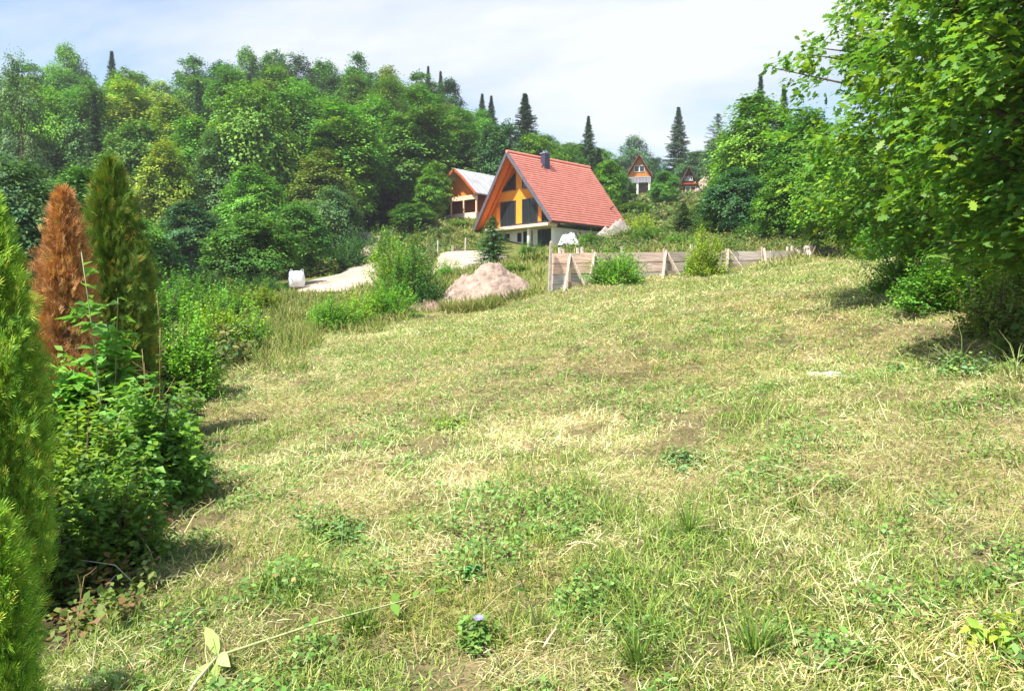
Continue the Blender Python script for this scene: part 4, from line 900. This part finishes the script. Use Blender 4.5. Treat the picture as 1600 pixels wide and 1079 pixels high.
# ------------------------------------------------------------------ red-roofed house
HA = 0.797; HL = (-0.125, 77.7, 7.0)
def red_house():
    h = empty('holiday_house', HL, -HA); g = np.random.default_rng(2)
    W2 = 5.46; L = 12.25; ze = 2.75; zr = 9.75; yw = 1.25; th = .22; fp = .55      # half width, length, eave, ridge, facade setback
    ln = math.hypot(W2, zr - ze); ux, uz = W2 / ln, (zr - ze) / ln; nx_, nz_ = uz, ux
    roof = None
    for sd in (1, -1):                      # tiled slopes made of overlapping courses
        nr_, nc = 27, 41; V = []; Fc = []; C = []
        for i in range(nr_):
            s0 = ln * i / nr_; s1 = ln * (i + 1) / nr_ + .05
            for j in range(nc):
                e0 = -fp * (1 - s0 / ln) ** 1; t0 = j / nc; t1 = (j + 1) / nc
                ya = -fp * (1 - s0 / ln) + (L + fp * (1 - s0 / ln)) * t0; yb = -fp * (1 - s0 / ln) + (L + fp * (1 - s0 / ln)) * t1
                k = len(V); tn = g.uniform(.92, 1.08)
                for (s, lift) in ((s0, .0), (s1, .03)):
                    for yy, wv in ((ya, .0), ((ya + yb) / 2, .016), (yb, .0)):
                        V.append((sd * (ux * s + nx_ * (th + lift + wv)), yy, zr - uz * s + nz_ * (th + lift + wv))); C.append((tn, tn * g.uniform(.94, 1.06), tn))
                q = [(k, k + 1, k + 4, k + 3), (k + 1, k + 2, k + 5, k + 4)]
                # butt end of the course
                for a in (3, 4, 5): V.append((V[k + a][0] - sd * nx_ * .05, V[k + a][1], V[k + a][2] - nz_ * .05)); C.append((tn * .88, tn * .88, tn * .88))
                q += [(k + 3, k + 4, k + 7, k + 6), (k + 4, k + 5, k + 8, k + 7)]
                Fc += q if sd < 0 else [t[::-1] for t in q]
        o = bulk('roof_slope', np.array(V), np.array(Fc), M_tile, np.array(C), h)
        if sd == 1: roof = o
        # soffit boards and rafters under the tiles
        m = MB(); P0 = [(0, zr + th * .0), (sd * W2, ze), (sd * (W2 + nx_ * .16), ze + nz_ * .16), (0, zr + .16 / nz_ * 1.0)]
        V = []
        for yy0, yy1, (x, z) in ((-fp, L, P0[0]), (0, L, P0[1]), (0, L, P0[2]), (-fp, L, P0[3])): V += [(x, yy0 + .02, z), (x, yy1 - .02, z)]
        m.add(V, [(0, 2, 4, 6), (1, 7, 5, 3), (0, 1, 3, 2), (2, 3, 5, 4), (4, 5, 7, 6), (6, 7, 1, 0)])
        so = m.build('soffit', M_orange, h)
        for yy in (.15, .95):
            r = MB(); a = np.array((sd * .15, yy - fp * .9, zr - .35)); b = np.array((sd * (W2 - .12), yy, ze + .02)); r.bar(a, b, .12, .2, (.8, .6, .5)); r.build('rafter', M_orange, h)
        v = MB(); v.bar((sd * nx_ * .1, -fp - .02, zr + .12), (sd * (W2 + nx_ * .12), -.02, ze + .05), .05, .34, (3.5, 3.2, 3.0)); v.build('verge_board', M_dark, h)
        v = MB(); v.bar((sd * (W2 + .14), -.02, ze - .02), (sd * (W2 + .14), L, ze - .02), .12, .12, (2.2, 1.4, 1.4)); v.build('gutter', M_dark, h)
    m = MB(); m.tube([(0, -fp - .04, zr + .34), (0, L + .03, zr + .34)], [.16, .16], 8, (.95, .95, .95)); m.build('ridge_cap', M_tile, h)
    for (s, yy) in ((1.2, 3.55), (6.2, 10.9)):
        m = MB(); b = np.array((ux * s + nx_ * (th + .05), yy, zr - uz * s + nz_ * (th + .05))); nn = np.array((nx_, 0, nz_)); m.bar(b, b + nn * .35, .12, .1); m.bar(b + nn * .3, b + nn * .3 + np.array((ux * -.1, .28, uz * .1)), .1, .08); m.build('roof_hook', M_dark, roof)
    # facade
    def zx(x): return zr - abs(x) * (zr - ze) / W2 - .05
    m = MB(); poly = [(-4.9, ze + .02), (4.9, ze + .02), (4.9, zx(4.9)), (0, zx(0)), (-4.9, zx(4.9))]
    m.prism([(-5.2, ze), (5.2, ze), (0, zx(0) + 0)], yw, yw + .2, (1.0, .9, .55)); gable = m.build('gable_wall', M_orange, h)
    m = MB()
    for k in range(-9, 10): m.box(k * .5 - .008, k * .5 + .008, yw - .012, yw + .01, ze + .3, max(ze + .4, zx(k * .5) - .3), (.5, .35, .3))
    m.build('board_joint', M_orange, h)
    # broad bright beams of the facade
    m = MB(); m.box(-.45, .45, yw - .06, yw - .005, ze + .1, zr - .95, (1.1, 1.45, .9)); m.box(-3.3, -.452, yw - .05, yw - .005, ze + 2.75, ze + 3.75, (1.08, 1.38, .9)); m.box(.452, 2.75, yw - .05, yw - .005, ze + 2.75, ze + 3.75, (1.08, 1.38, .9))
    m.box(2.62, 3.2, yw - .05, yw - .005, ze + .1, ze + 2.1, (1.08, 1.3, .9)); m.box(-3.4, -2.72, yw - .05, yw - .005, ze + .1, ze + 2.2, (1.2, 1.3, 1.0)); m.build('facing_board', M_orange, h)
    def window(poly, y, fr_mat=M_white, fw=.07, mull=(), name='window', parent=h, trans=False, ft=(1, 1, 1)):
        c = np.mean(poly, 0); f = MB(); n = len(poly)
        for i in range(n):
            a = poly[i]; b = poly[(i + 1) % n]; f.bar((a[0], y, a[1]), (b[0], y, b[1]), fw, .1, ft, up=(0, 1, 0))
        for mx_, za, zb in mull: f.bar((mx_, y - .005, za), (mx_, y - .005, zb), fw, .11, (1, 1, 1), up=(0, 1, 0))
        o = f.build(name, fr_mat, parent); p = MB(); ins = [tuple(c + (np.array(q) - c) * .97) for q in poly]; p.prism(ins, y + .0, y + .03); p.build('pane', M_glass, o); return o
    yv = yw - .09; dk = (2.2, 2.0, 2.0)
    window([(-2.55, ze + 3.82), (-.5, ze + 3.82), (-.5, zx(.5) - .75)], yv, M_dark, ft=dk); window([(.5, ze + 3.82), (1.95, ze + 3.82), (.5, zx(.5) - .9)], yv, M_dark, ft=dk)
    window([(-2.7, ze + .2), (-.5, ze + .2), (-.5, ze + 2.7), (-2.7, ze + 2.7)], yv, M_dark, mull=((-1.55, ze + .25, ze + 2.65),), name='balcony_door', ft=dk)
    window([(.5, ze + .2), (2.6, ze + .2), (2.6, ze + 2.7), (.5, ze + 2.7)], yv, M_dark, mull=((1.5, ze + .25, ze + 2.65),), name='balcony_door', ft=dk)
    window([(3.22, ze + .2), (4.35, ze + .2), (3.22, ze + 1.75)], yv, M_dark, ft=dk)
    # balcony
    m = MB(); m.box(-3.6, 5.3, -.25, yw - .1, ze - .34, ze - .06, (1.0, .82, .62)); bal = m.build('balcony', M_white, h, bevel=.02)
    m = MB(); m.box(.2, 5.0, -.1, .0, ze - .0, ze + .14, (1.5, 1.2, 1.1)); m.build('railing', M_dark, bal)
    # ground floor
    m = MB(); m.box(-4.6, 4.75, 1.15, L - .3, -1.3, ze - .36); gf = m.build('ground_floor_wall', M_white, h)
    m = MB(); m.box(4.7, 4.95, .9, 1.4, -1.0, ze - .35, (1.02, 1.02, 1.02)); m.build('corner_column', M_white, h)
    m = MB(); m.box(-3.2, -2.95, .0, .25, -1.0, ze - .36, (.95, .8, .6)); m.box(2.1, 2.4, .2, .5, -1.0, ze - .36); m.build('balcony_column', M_white, h)
    yg = 1.1
    window([(-2.1, .3), (-1.2, .3), (-1.2, 2.2), (-2.1, 2.2)], yg, M_white)
    window([(-.1, 1.25), (.35, 1.25), (.35, 2.1), (-.1, 2.1)], yg, M_dark)
    window([(.75, -.2), (1.9, -.2), (1.9, 2.2), (.75, 2.2)], yg, M_dark, name='entrance_door', ft=dk)
    window([(2.75, .1), (4.55, .1), (4.55, 2.25), (2.75, 2.25)], yg, M_dark, mull=((3.65, .1, 2.25),), ft=dk)
    # chimney
    m = MB(); cx, cy = .75, 4.25
    m.box(cx - .3, cx + .3, cy - .36, cy + .36, zr - 1.2, zr + .62, (1.5, 1.4, 1.9)); ch = m.build('chimney', M_dark, h)
    m = MB(); m.box(cx - .38, cx + .38, cy - .44, cy + .44, zr + .622, zr + .72, (7, 7, 8)); m.tube([(cx, cy - .2, zr + .72), (cx, cy - .2, zr + .92)], [.14, .14], 8, (6, 6, 7)); m.tube([(cx, cy + .2, zr + .72), (cx, cy + .2, zr + .95)], [.14, .14], 8, (6, 6, 7)); m.build('chimney_cap', M_dark, ch)
    return tag(h, 'steep A-frame house with red tiled roof and orange gable above a white ground floor', 'house')
red_house()

def grey_chalet():
    x, y, z = at(716, 94); z = P(716, 345, 94)[2] - .2
    h = empty('timber_chalet', (x, y, z), -.72)
    W2 = 3.3; L = 8.5; ze = 3.3; zr = 6.3; kx, kz = 1.3, 5.32
    for sd in (1, -1):
        m = MB()
        for (x0, z0, x1, z1) in ((0, zr, kx, kz), (kx, kz, W2 + .35, ze - .25)):
            m.add([(sd * x0, -.7, z0), (sd * x1, -.7, z1), (sd * x1, L, z1), (sd * x0, L, z0), (sd * x0, -.7, z0 + .14), (sd * x1, -.7, z1 + .14), (sd * x1, L, z1 + .14), (sd * x0, L, z0 + .14)],
                  [(0, 1, 2, 3), (7, 6, 5, 4), (0, 4, 5, 1), (1, 5, 6, 2), (2, 6, 7, 3), (3, 7, 4, 0)])
            for k in range(13):
                yy = -.6 + k * (L + .5) / 12; m.bar((sd * x0, yy, z0 + .16), (sd * x1, yy, z1 + .16), .05, .07, (.75, .75, .75))
        m.build('roof', M_sheet, h)
        v = MB(); v.bar((0, -.72, zr + .02), (sd * kx, -.72, kz + .02), .06, .26, (1, .8, .7)); v.bar((sd * kx, -.72, kz + .02), (sd * (W2 + .35), -.72, ze - .22), .06, .26, (1, .8, .7)); v.build('verge_board', M_red_timber, h)
    m = MB(); m.prism([(-W2, ze - .2), (W2, ze - .2), (kx, kz - .05), (0, zr - .06), (-kx, kz - .05)], .55, .7, (.95, 1.05, 1.3)); m.build('gable_wall', M_orange, h)
    m = MB(); m.prism([(-W2, ze - .2), (W2, ze - .2), (kx, kz - .05), (0, zr - .06), (-kx, kz - .05)], L - .3, L - .15); m.build('gable_wall', M_orange, h)
    m = MB(); m.box(-W2 + .1, W2 - .0, 1.8, L - .3, -.8, ze - .1)
    for k in range(9): m.box(W2 - .0, W2 + .02, .9, L - .4, .2 + k * .35, .22 + k * .35, (.5, .5, .5))
    m.build('wall', M_red_timber, h)
    m = MB(); m.box(-W2, W2, -.2, 1.78, -.9, .1, (1.2, 1.2, 1.2)); m.build('veranda_floor', M_wood, h)
    m = MB(); m.box(-W2, W2, -.25, -.17, .12, 1.0, (1.4, 1.25, 1.1)); m.box(W2 - .05, W2 + .05, -.15, 1.75, .12, 1.0, (1.0, .7, .6)); m.build('railing', M_wood, h)
    for xx in (-W2 + .1, -1.1, 1.1, W2 - .1):
        m = MB(); m.box(xx - .09, xx + .09, -.16, .02, .1, ze - .2, (1.5, 1.2, .9)); m.build('veranda_post', M_wood, h)
    m = MB(); m.box(-W2, W2, -.17, .03, ze - .75, ze - .22, (1.5, 1.25, .95)); m.build('fascia_board', M_wood, h)
    for k in range(4):
        m = MB(); y0 = 2.2 + k * .85; m.box(W2 + .025, W2 + .06, y0, y0 + .55, 1.2, 2.5, (1, .9, .8)); w = m.build('window', M_red_timber, h); p = MB(); p.box(W2 + .063, W2 + .075, y0 + .08, y0 + .47, 1.28, 2.42); p.build('pane', M_glass, w)
    return tag(h, 'timber chalet with grey sheet-metal roof and veranda behind the red-roofed house', 'house')
grey_chalet()

def far_chalet(px, D, top, bottom, halfw, label, wall_mat, tints, roof_t, stilts, rz):
    x, y, z = at(px, D); zb = P(px, bottom, D)[2]; H = P(px, top, D)[2] - zb; W2 = halfw / F_PX * D; z0 = zb
    h = empty('a_frame_chalet', (x, y, z0), rz); L = 8; base = H * (.42 if stilts else .05); zs = base
    for sd in (1, -1):
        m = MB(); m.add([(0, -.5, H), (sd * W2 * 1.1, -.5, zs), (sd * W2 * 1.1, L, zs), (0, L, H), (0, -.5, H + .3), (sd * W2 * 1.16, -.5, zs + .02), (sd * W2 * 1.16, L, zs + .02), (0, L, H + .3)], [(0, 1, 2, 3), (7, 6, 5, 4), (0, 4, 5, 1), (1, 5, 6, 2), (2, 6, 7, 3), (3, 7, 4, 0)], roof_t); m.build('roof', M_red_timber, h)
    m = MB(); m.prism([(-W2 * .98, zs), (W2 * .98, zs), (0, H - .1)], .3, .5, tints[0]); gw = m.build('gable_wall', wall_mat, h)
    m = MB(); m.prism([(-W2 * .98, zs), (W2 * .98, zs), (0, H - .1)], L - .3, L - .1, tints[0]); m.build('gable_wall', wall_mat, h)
    def win(x0, x1, a, b, fm=M_white):
        m = MB(); m.box(x0, x1, .2, .28, a, b); w = m.build('window', fm, h); p = MB(); n = max(1, int((x1 - x0) / .9)); s = (x1 - x0) / n
        for k in range(n): p.box(x0 + k * s + .1, x0 + (k + 1) * s - .1, .17, .19, a + .1, b - .1)
        p.build('pane', M_glass, w)
    if stilts:
        win(-.95, .95, zs + H * .16, zs + H * .33)
        m = MB(); m.box(-W2 * .95, W2 * .95, -.9, .28, zs - .2, zs - .02, (1, .7, .5)); bal = m.build('balcony', M_wood, h)
        m = MB()
        for k in range(17): xx = -W2 * .93 + k * W2 * 1.86 / 16; m.box(xx - .09, xx + .09, -.95, -.9, zs - 1.05, zs - .02, (.75, .85, 1.05))
        m.box(-W2 * .95, W2 * .95, -.98, -.95, zs - .12, zs + .02, (.75, .85, 1.05)); m.build('railing', M_wood, bal)
        m = MB(); m.box(-W2 * .95, W2 * .9, .6, L - .5, -1, zs - .22, (.35, .3, .28)); m.build('wall', M_wood, h)
        for xx in (-W2 * .1, W2 * .85, -W2 * .85):
            m = MB(); m.box(xx - .17, xx + .17, -.8, -.45, -1.2, zs - .22); m.build('pillar', M_white, h)
    else:
        win(-.75, .75, H * .5, H * .68)
        m = MB(); m.prism([(-.7, H * .5), (.7, H * .5), (0, H * .72)], .12, .16, (1, 1, 1)); m.build('gable_pane', M_plastic, h)
        win(-.6, 2.2, H * .02, H * .3); m = MB(); m.box(-W2 * .9, W2 * .9, -.2, .26, H * .36, H * .42, (.8, .5, .4)); m.build('fascia_board', M_red_timber, h)
        m = MB(); m.box(-W2 * 1.05, -W2 * .85, -.6, .1, -1, H * .2, (.7, .6, .5)); m.build('step', M_wood, h)
    return tag(h, label, 'house')
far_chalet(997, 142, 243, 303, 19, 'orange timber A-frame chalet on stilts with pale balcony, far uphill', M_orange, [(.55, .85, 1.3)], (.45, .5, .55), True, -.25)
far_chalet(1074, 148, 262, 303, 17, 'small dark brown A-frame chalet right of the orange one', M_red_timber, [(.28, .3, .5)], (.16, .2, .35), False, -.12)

# ------------------------------------------------------------------ boarded wall with braces
def boarded_wall():
    a = P(863, 395, 34.3); b = P(1252, 391, 40.5); d = b - a; Lw = math.hypot(d[0], d[1]); rz = math.atan2(d[1], d[0]); sl = d[2] / Lw
    e = empty('boarded_wall', (a[0], a[1], a[2] - 1.6), rz); g = np.random.default_rng(8)
    m = MB(); m.add([(0, .06, -1.5), (Lw, .06, -1.5), (Lw, .32, -1.5), (0, .32, -1.5), (0, .06, 1.55), (Lw, .06, 1.55 + d[2]), (Lw, .32, 1.55 + d[2]), (0, .32, 1.55)], [(0, 3, 2, 1), (4, 5, 6, 7), (0, 1, 5, 4), (1, 2, 6, 5), (2, 3, 7, 6), (3, 0, 4, 7)]); m.build('concrete_core', M_conc, e)
    n = 7; pw = Lw / n
    for i in range(n):
        m = MB(); hs = [1.6, 1.12, .64, .2, -.4]
        for k in range(4):
            x0 = i * pw + .02; x1 = (i + 1) * pw - .02; z1 = hs[k] - .015; z0 = hs[k + 1] + .015; off = g.uniform(-.012, .012)
            warm = max(0, 1 - i / 4.5)
            tn = np.array([1.25, 1.12, 1.05]) * g.uniform(.7, 1.2) if k < 2 else np.array([1.35, 1.38, 1.45]) * g.uniform(.8, 1.0)
            tn = tn * (np.array([1.12, .96, .88]) * warm + np.array([1.05, 1.12, 1.2]) * (1 - warm)) if k < 2 else tn
            m.add([(x0, off, z0 + sl * x0), (x1, off, z0 + sl * x1), (x1, off + .055, z0 + sl * x1), (x0, off + .055, z0 + sl * x0), (x0, off, z1 + sl * x0), (x1, off, z1 + sl * x1), (x1, off + .055, z1 + sl * x1), (x0, off + .055, z1 + sl * x0)],
                  [(0, 3, 2, 1), (4, 5, 6, 7), (0, 1, 5, 4), (1, 2, 6, 5), (2, 3, 7, 6), (3, 0, 4, 7)], tn)
        m.build('board_panel', M_wood, e)
    def braced(px, h=1.65, both=True):
        # place along the wall by direction
        t = (px - 863) / (1252 - 863); t = t * 34.3 / (40.5 + (34.3 - 40.5) * t); x = t * Lw; z = sl * x
        m = MB(); m.box(x - .07, x + .07, -.14, -.02, -1.0 + z, h + z + g.uniform(-.05, .12), (.85, .75, .65)); post = m.build('brace_post', M_wood, e)
        gz = lambda lx, ly: G(a[0] + cos(rz) * lx - sin(rz) * ly, a[1] + sin(rz) * lx + cos(rz) * ly) - (a[2] - 1.6)
        for dx_, dy_, w_ in ((-.75, -.95, .17), (.42, -.75, .14)) if both else ((-.5, -.9, .11),):
            m = MB(); m.bar((x, -.17, h - .1 + z), (x + dx_, dy_, gz(x + dx_, dy_) - .08), w_, .05, (1.0, .92, .84), up=(1, 0, 0)); m.build('brace_strut', M_wood, post)
        m = MB(); m.box(x - .28, x + .2, -.6, -.5, gz(x, -.55) - .1, gz(x, -.55) + .22, (.7, .6, .5)); m.build('brace_foot', M_wood, post)
    for px, hh, bo in ((888, 1.62, True), (926, 1.68, True), (1037, 1.72, True), (1134, 1.75, True), (1190, 1.8, False)): braced(px, hh, bo)
    for px, hh in ((877, .22), (882, .16), (905, .20), (912, .24), (974, .26), (1083, .34), (1090, .25), (1234, .2), (1241, .24)):
        t = (px - 863) / (1252 - 863); t = t * 34.3 / (40.5 + (34.3 - 40.5) * t); x = t * Lw; m = MB(); m.box(x - .05, x + .05, .1, .2, 1.5 + sl * x, 1.62 + hh + sl * x, (1.2, 1.15, 1.1)); m.build('stake', M_wood, e)
    return tag(e, 'long low wall of weathered formwork boards with timber braces across the meadow end', 'wall')
boarded_wall()
def simple_post(px, D, top, w, tn, label, group=None):
    x, y, z = at(px, D); H = P(px, top, D)[2] - z; m = MB(); m.box(-w, w, -w, w, -.3, H, tn); m.box(-w * .7, w * .7, -w * .7, w * .7, H, H + .05, tn); o = m.build('timber_post', M_wood, bevel=.01); o.location = (x, y, z); o.rotation_euler = (.02, .03, .3); return tag(o, label, 'post', group)
simple_post(858, 34.1, 378, .055, (.85, .8, .75), 'tall grey timber post at the left end of the boarded wall')
simple_post(727, 66.5, 372, .05, (1.2, 1.2, 1.2), 'thin stake at the upper edge of the gravel yard, right of the other')
simple_post(684, 66, 376, .05, (1.2, 1.2, 1.2), 'thin stake at the left upper corner of the gravel yard')
def timber_edge():
    a = P(707, 386, 67); b = P(741, 386, 68.5); e = empty('retaining_wall', a - np.array([0, 0, .6])); d = b - a; d[2] = 0; m = MB()
    for k in range(3): m.bar((0, 0, -.1 + k * .24), d + np.array([0, 0, -.1 + k * .24]), .2, .22, (1.1, .9, .8) if k % 2 else (.95, .72, .62))
    m.build('sleeper', M_wood, e); p = MB(); p.box(-.1, .1, -.14, .12, -.4, .75, (.8, .7, .6)); p.build('edge_post', M_wood, e); return tag(e, 'low reddish timber retaining wall above the gravel yard', 'wall')
timber_edge()

# ------------------------------------------------------------------ mounds, bags
def heap(name, px, D, rx_, ry_, H, mat, label, cat, seed, col=(1, 1, 1), rock=.18):
    x, y, z = at(px, D); n = 110; s = np.linspace(-1.25, 1.25, n); A, B = np.meshgrid(s, s); r = np.hypot(A * (1 + .15 * vnoise(A, B, .9, seed)), B)
    gg = np.random.default_rng(seed); hh = H * np.maximum.reduce([(np.clip(1 - np.hypot((A - u0) / w0, (B - v0) / w0) ** 1.25, -.3, 1)) * k0 for u0, v0, w0, k0 in [(.1, 0, .9, 1), (-.38, .1, .62, .74), (.45, -.1, .55, .62), (-.05, -.4, .6, .55), (-.62, -.2, .42, .40)]]) * (.82 + .36 * fbm(A * 3, B * 3, .8, seed)) + rock * 1.9 * (fbm(A * 9, B * 9, 1, seed + 3, 4) - .5 + .55 * (vnoise(A * 26, B * 26, 1, seed + 5) - .5)) * np.clip(1.2 - r, 0, 1)
    X = x + A * rx_; Y = y + B * ry_; Z = Gv(X.ravel(), Y.ravel()) + hh.ravel() - .05
    V = np.stack([X.ravel() - x, Y.ravel() - y, Z - z], 1); ii = np.arange(n * n).reshape(n, n)
    Fc = np.stack([ii[:-1, :-1].ravel(), ii[:-1, 1:].ravel(), ii[1:, 1:].ravel(), ii[1:, :-1].ravel()], 1)
    C = np.array(col) * (.85 + .3 * fbm(V[:, 0], V[:, 1], .8, seed + 7))[:, None]
    o = bulk(name, V, Fc, mat, C * np.ones((len(V), 3)), smooth=True); o.location = (x, y, z); return tag(o, label, cat)
heap('gravel_mound', 756, 36.5, 2.3, 1.8, 1.6, M_mound, 'pinkish sand and gravel mound at the upper meadow edge', 'mound', 3)
heap('gravel_mound', 668, 35.5, .9, .8, .35, M_mound, 'small spill of brown gravel left of the pinkish mound', 'mound', 5, (.8, .75, .7))
heap('soil_heap', 1275, 41.5, 1.5, 1.1, .75, M_mound, 'pale soil heap at the right end of the boarded wall', 'mound', 6, (1.1, 1.2, 1.25))
heap('gravel_mound', 962, 72, 2.6, 2.2, 2.2, M_mound, 'grey gravel mound against the rear corner of the red roof', 'mound', 8, (.8, .95, 1.05))
heap('gravel_bank', 1112, 149, 4.5, 3.5, 3.0, M_mound, 'pinkish bare earth bank right of the dark chalet', 'mound', 9, (1.0, 1.05, 1.1))
def stump():
    x, y, z = at(1262, 40.2); e = empty('tree_stump', (x, y, z)); m = MB(); m.tube([(0, 0, -.2), (.02, 0, .25), (0, .02, .62)], [.36, .26, .24], 10, (1.5, 1.35, 1.2)); m.build('stump_body', M_wood, e, smooth=False)
    for k in range(4):
        a = k * 1.6; r = MB(); r.tube([(0, 0, .2), (cos(a) * .4, sin(a) * .4, .1), (cos(a) * .75, sin(a) * .75, .25 + .1 * k)], [.1, .07, .02], 6, (1.2, 1.0, .85)); r.build('root', M_wood, e)
    return tag(e, 'pale uprooted stump in front of the soil heap', 'stump')
stump()
def bulk_bag():
    x, y, z = at(464, 48.5); e = empty('bulk_bag', (x, y, z + .14), .4); m = MB(); n = 24; V = []; lv = [(0, .40), (.12, .47), (.45, .5), (.8, .47), (.95, .42), (1.0, .30), (.96, .05)]
    for h_, r in lv:
        for k in range(n):
            a = 2 * pi * k / n; c, s = cos(a), sin(a); q = (abs(c) ** 5 + abs(s) ** 5) ** -.2; w = 1 + .03 * sin(a * 5 + h_ * 9); V.append((c * q * r * w, s * q * r * w, h_ + .025 * sin(3 * a)))
    m.add(V, [(i * n + k, i * n + (k + 1) % n, (i + 1) * n + (k + 1) % n, (i + 1) * n + k) for i in range(len(lv) - 1) for k in range(n)] + [tuple(range((len(lv) - 1) * n, len(lv) * n))]); m.build('sack', M_sack, e, smooth=True)
    for sx, sy in ((1, 1), (1, -1), (-1, 1), (-1, -1)):
        l = MB(); l.tube([(.36 * sx, .36 * sy, .9), (.40 * sx, .30 * sy, 1.1), (.30 * sx, .26 * sy, 1.12), (.28 * sx, .30 * sy, .95)], [.02] * 4, 5); l.build('lifting_loop', M_plastic, e)
    p = MB()
    for k in range(5): p.box(-.5, .5, -.5 + k * .22, -.36 + k * .22, -.03, 0, (.7, .6, .5))
    p.build('pallet', M_wood, e)
    return tag(e, 'white woven bulk bag standing on the gravel roadside', 'bag')
bulk_bag()
def tarp_pile():
    x, y, z = at(888, 62); z = P(888, 393, 62)[2]; e = empty('covered_pile', (x, y, z)); n = 30; s = np.linspace(-1, 1, n); A, B = np.meshgrid(s, s)
    r = np.maximum(np.abs(A), np.abs(B)); hh = .95 * np.clip(1.15 - r ** 2.5, 0, 1) * (.75 + .5 * fbm(A * 2, B * 2, .8, 4)) + .16 * np.sin(A * 9 + B * 4) * (1 - r) + .35
    V = np.stack([A.ravel() * .85, B.ravel() * .7, hh.ravel()], 1); ii = np.arange(n * n).reshape(n, n); Fc = np.stack([ii[:-1, :-1].ravel(), ii[:-1, 1:].ravel(), ii[1:, 1:].ravel(), ii[1:, :-1].ravel()], 1)
    bulk('white_sheet', V, Fc, M_plastic, np.ones((len(V), 3)), e, smooth=True)
    m = MB(); m.box(-.7, .8, -.6, .6, -.6, .55, (2, 2, 2.2)); m.box(-.5, -.3, -.7, -.62, -.3, .6, (2, 2, 2)); m.build('covered_load', M_dark, e); return tag(e, 'pile under a crumpled white sheet beside the white house wall', 'pile')
tarp_pile()
def spring_house():
    x, y, z = at(560, 84); e = empty('concrete_culvert', (x, y, z), .1); m = MB(); m.box(-1.4, 1.4, 0, 1.2, -.3, .9); m.box(-1.55, 1.55, -.1, 1.3, .9, 1.05, (1.05, 1.05, 1.05)); m.build('culvert_wall', M_conc, e); p = MB(); p.box(.3, .95, -.02, .0, -.1, .7); p.build('opening_shade', M_dark, e); return tag(e, 'low grey concrete culvert at the end of the gravel road', 'culvert')  # dark sheet on the wall stands for the shade inside the mouth
spring_house()

# ------------------------------------------------------------------ air
def air():
    m, t, o = mat_new('haze_air'); v = nd(t, 'ShaderNodeVolumePrincipled'); v.inputs['Color'].default_value = (0.93, 0.96, 1.0, 1); v.inputs['Density'].default_value = 0.00038; v.inputs['Anisotropy'].default_value = 0.25
    t.links.new(v.outputs[0], o.inputs['Volume']); b = MB(); z0 = float(zf.min()) - 1.5; b.box(-710, 710, -310, 910, z0, 95); h = b.build('haze', m); return tag(h, 'thin pale summer haze over the valley', 'haze', kind='stuff')
air()
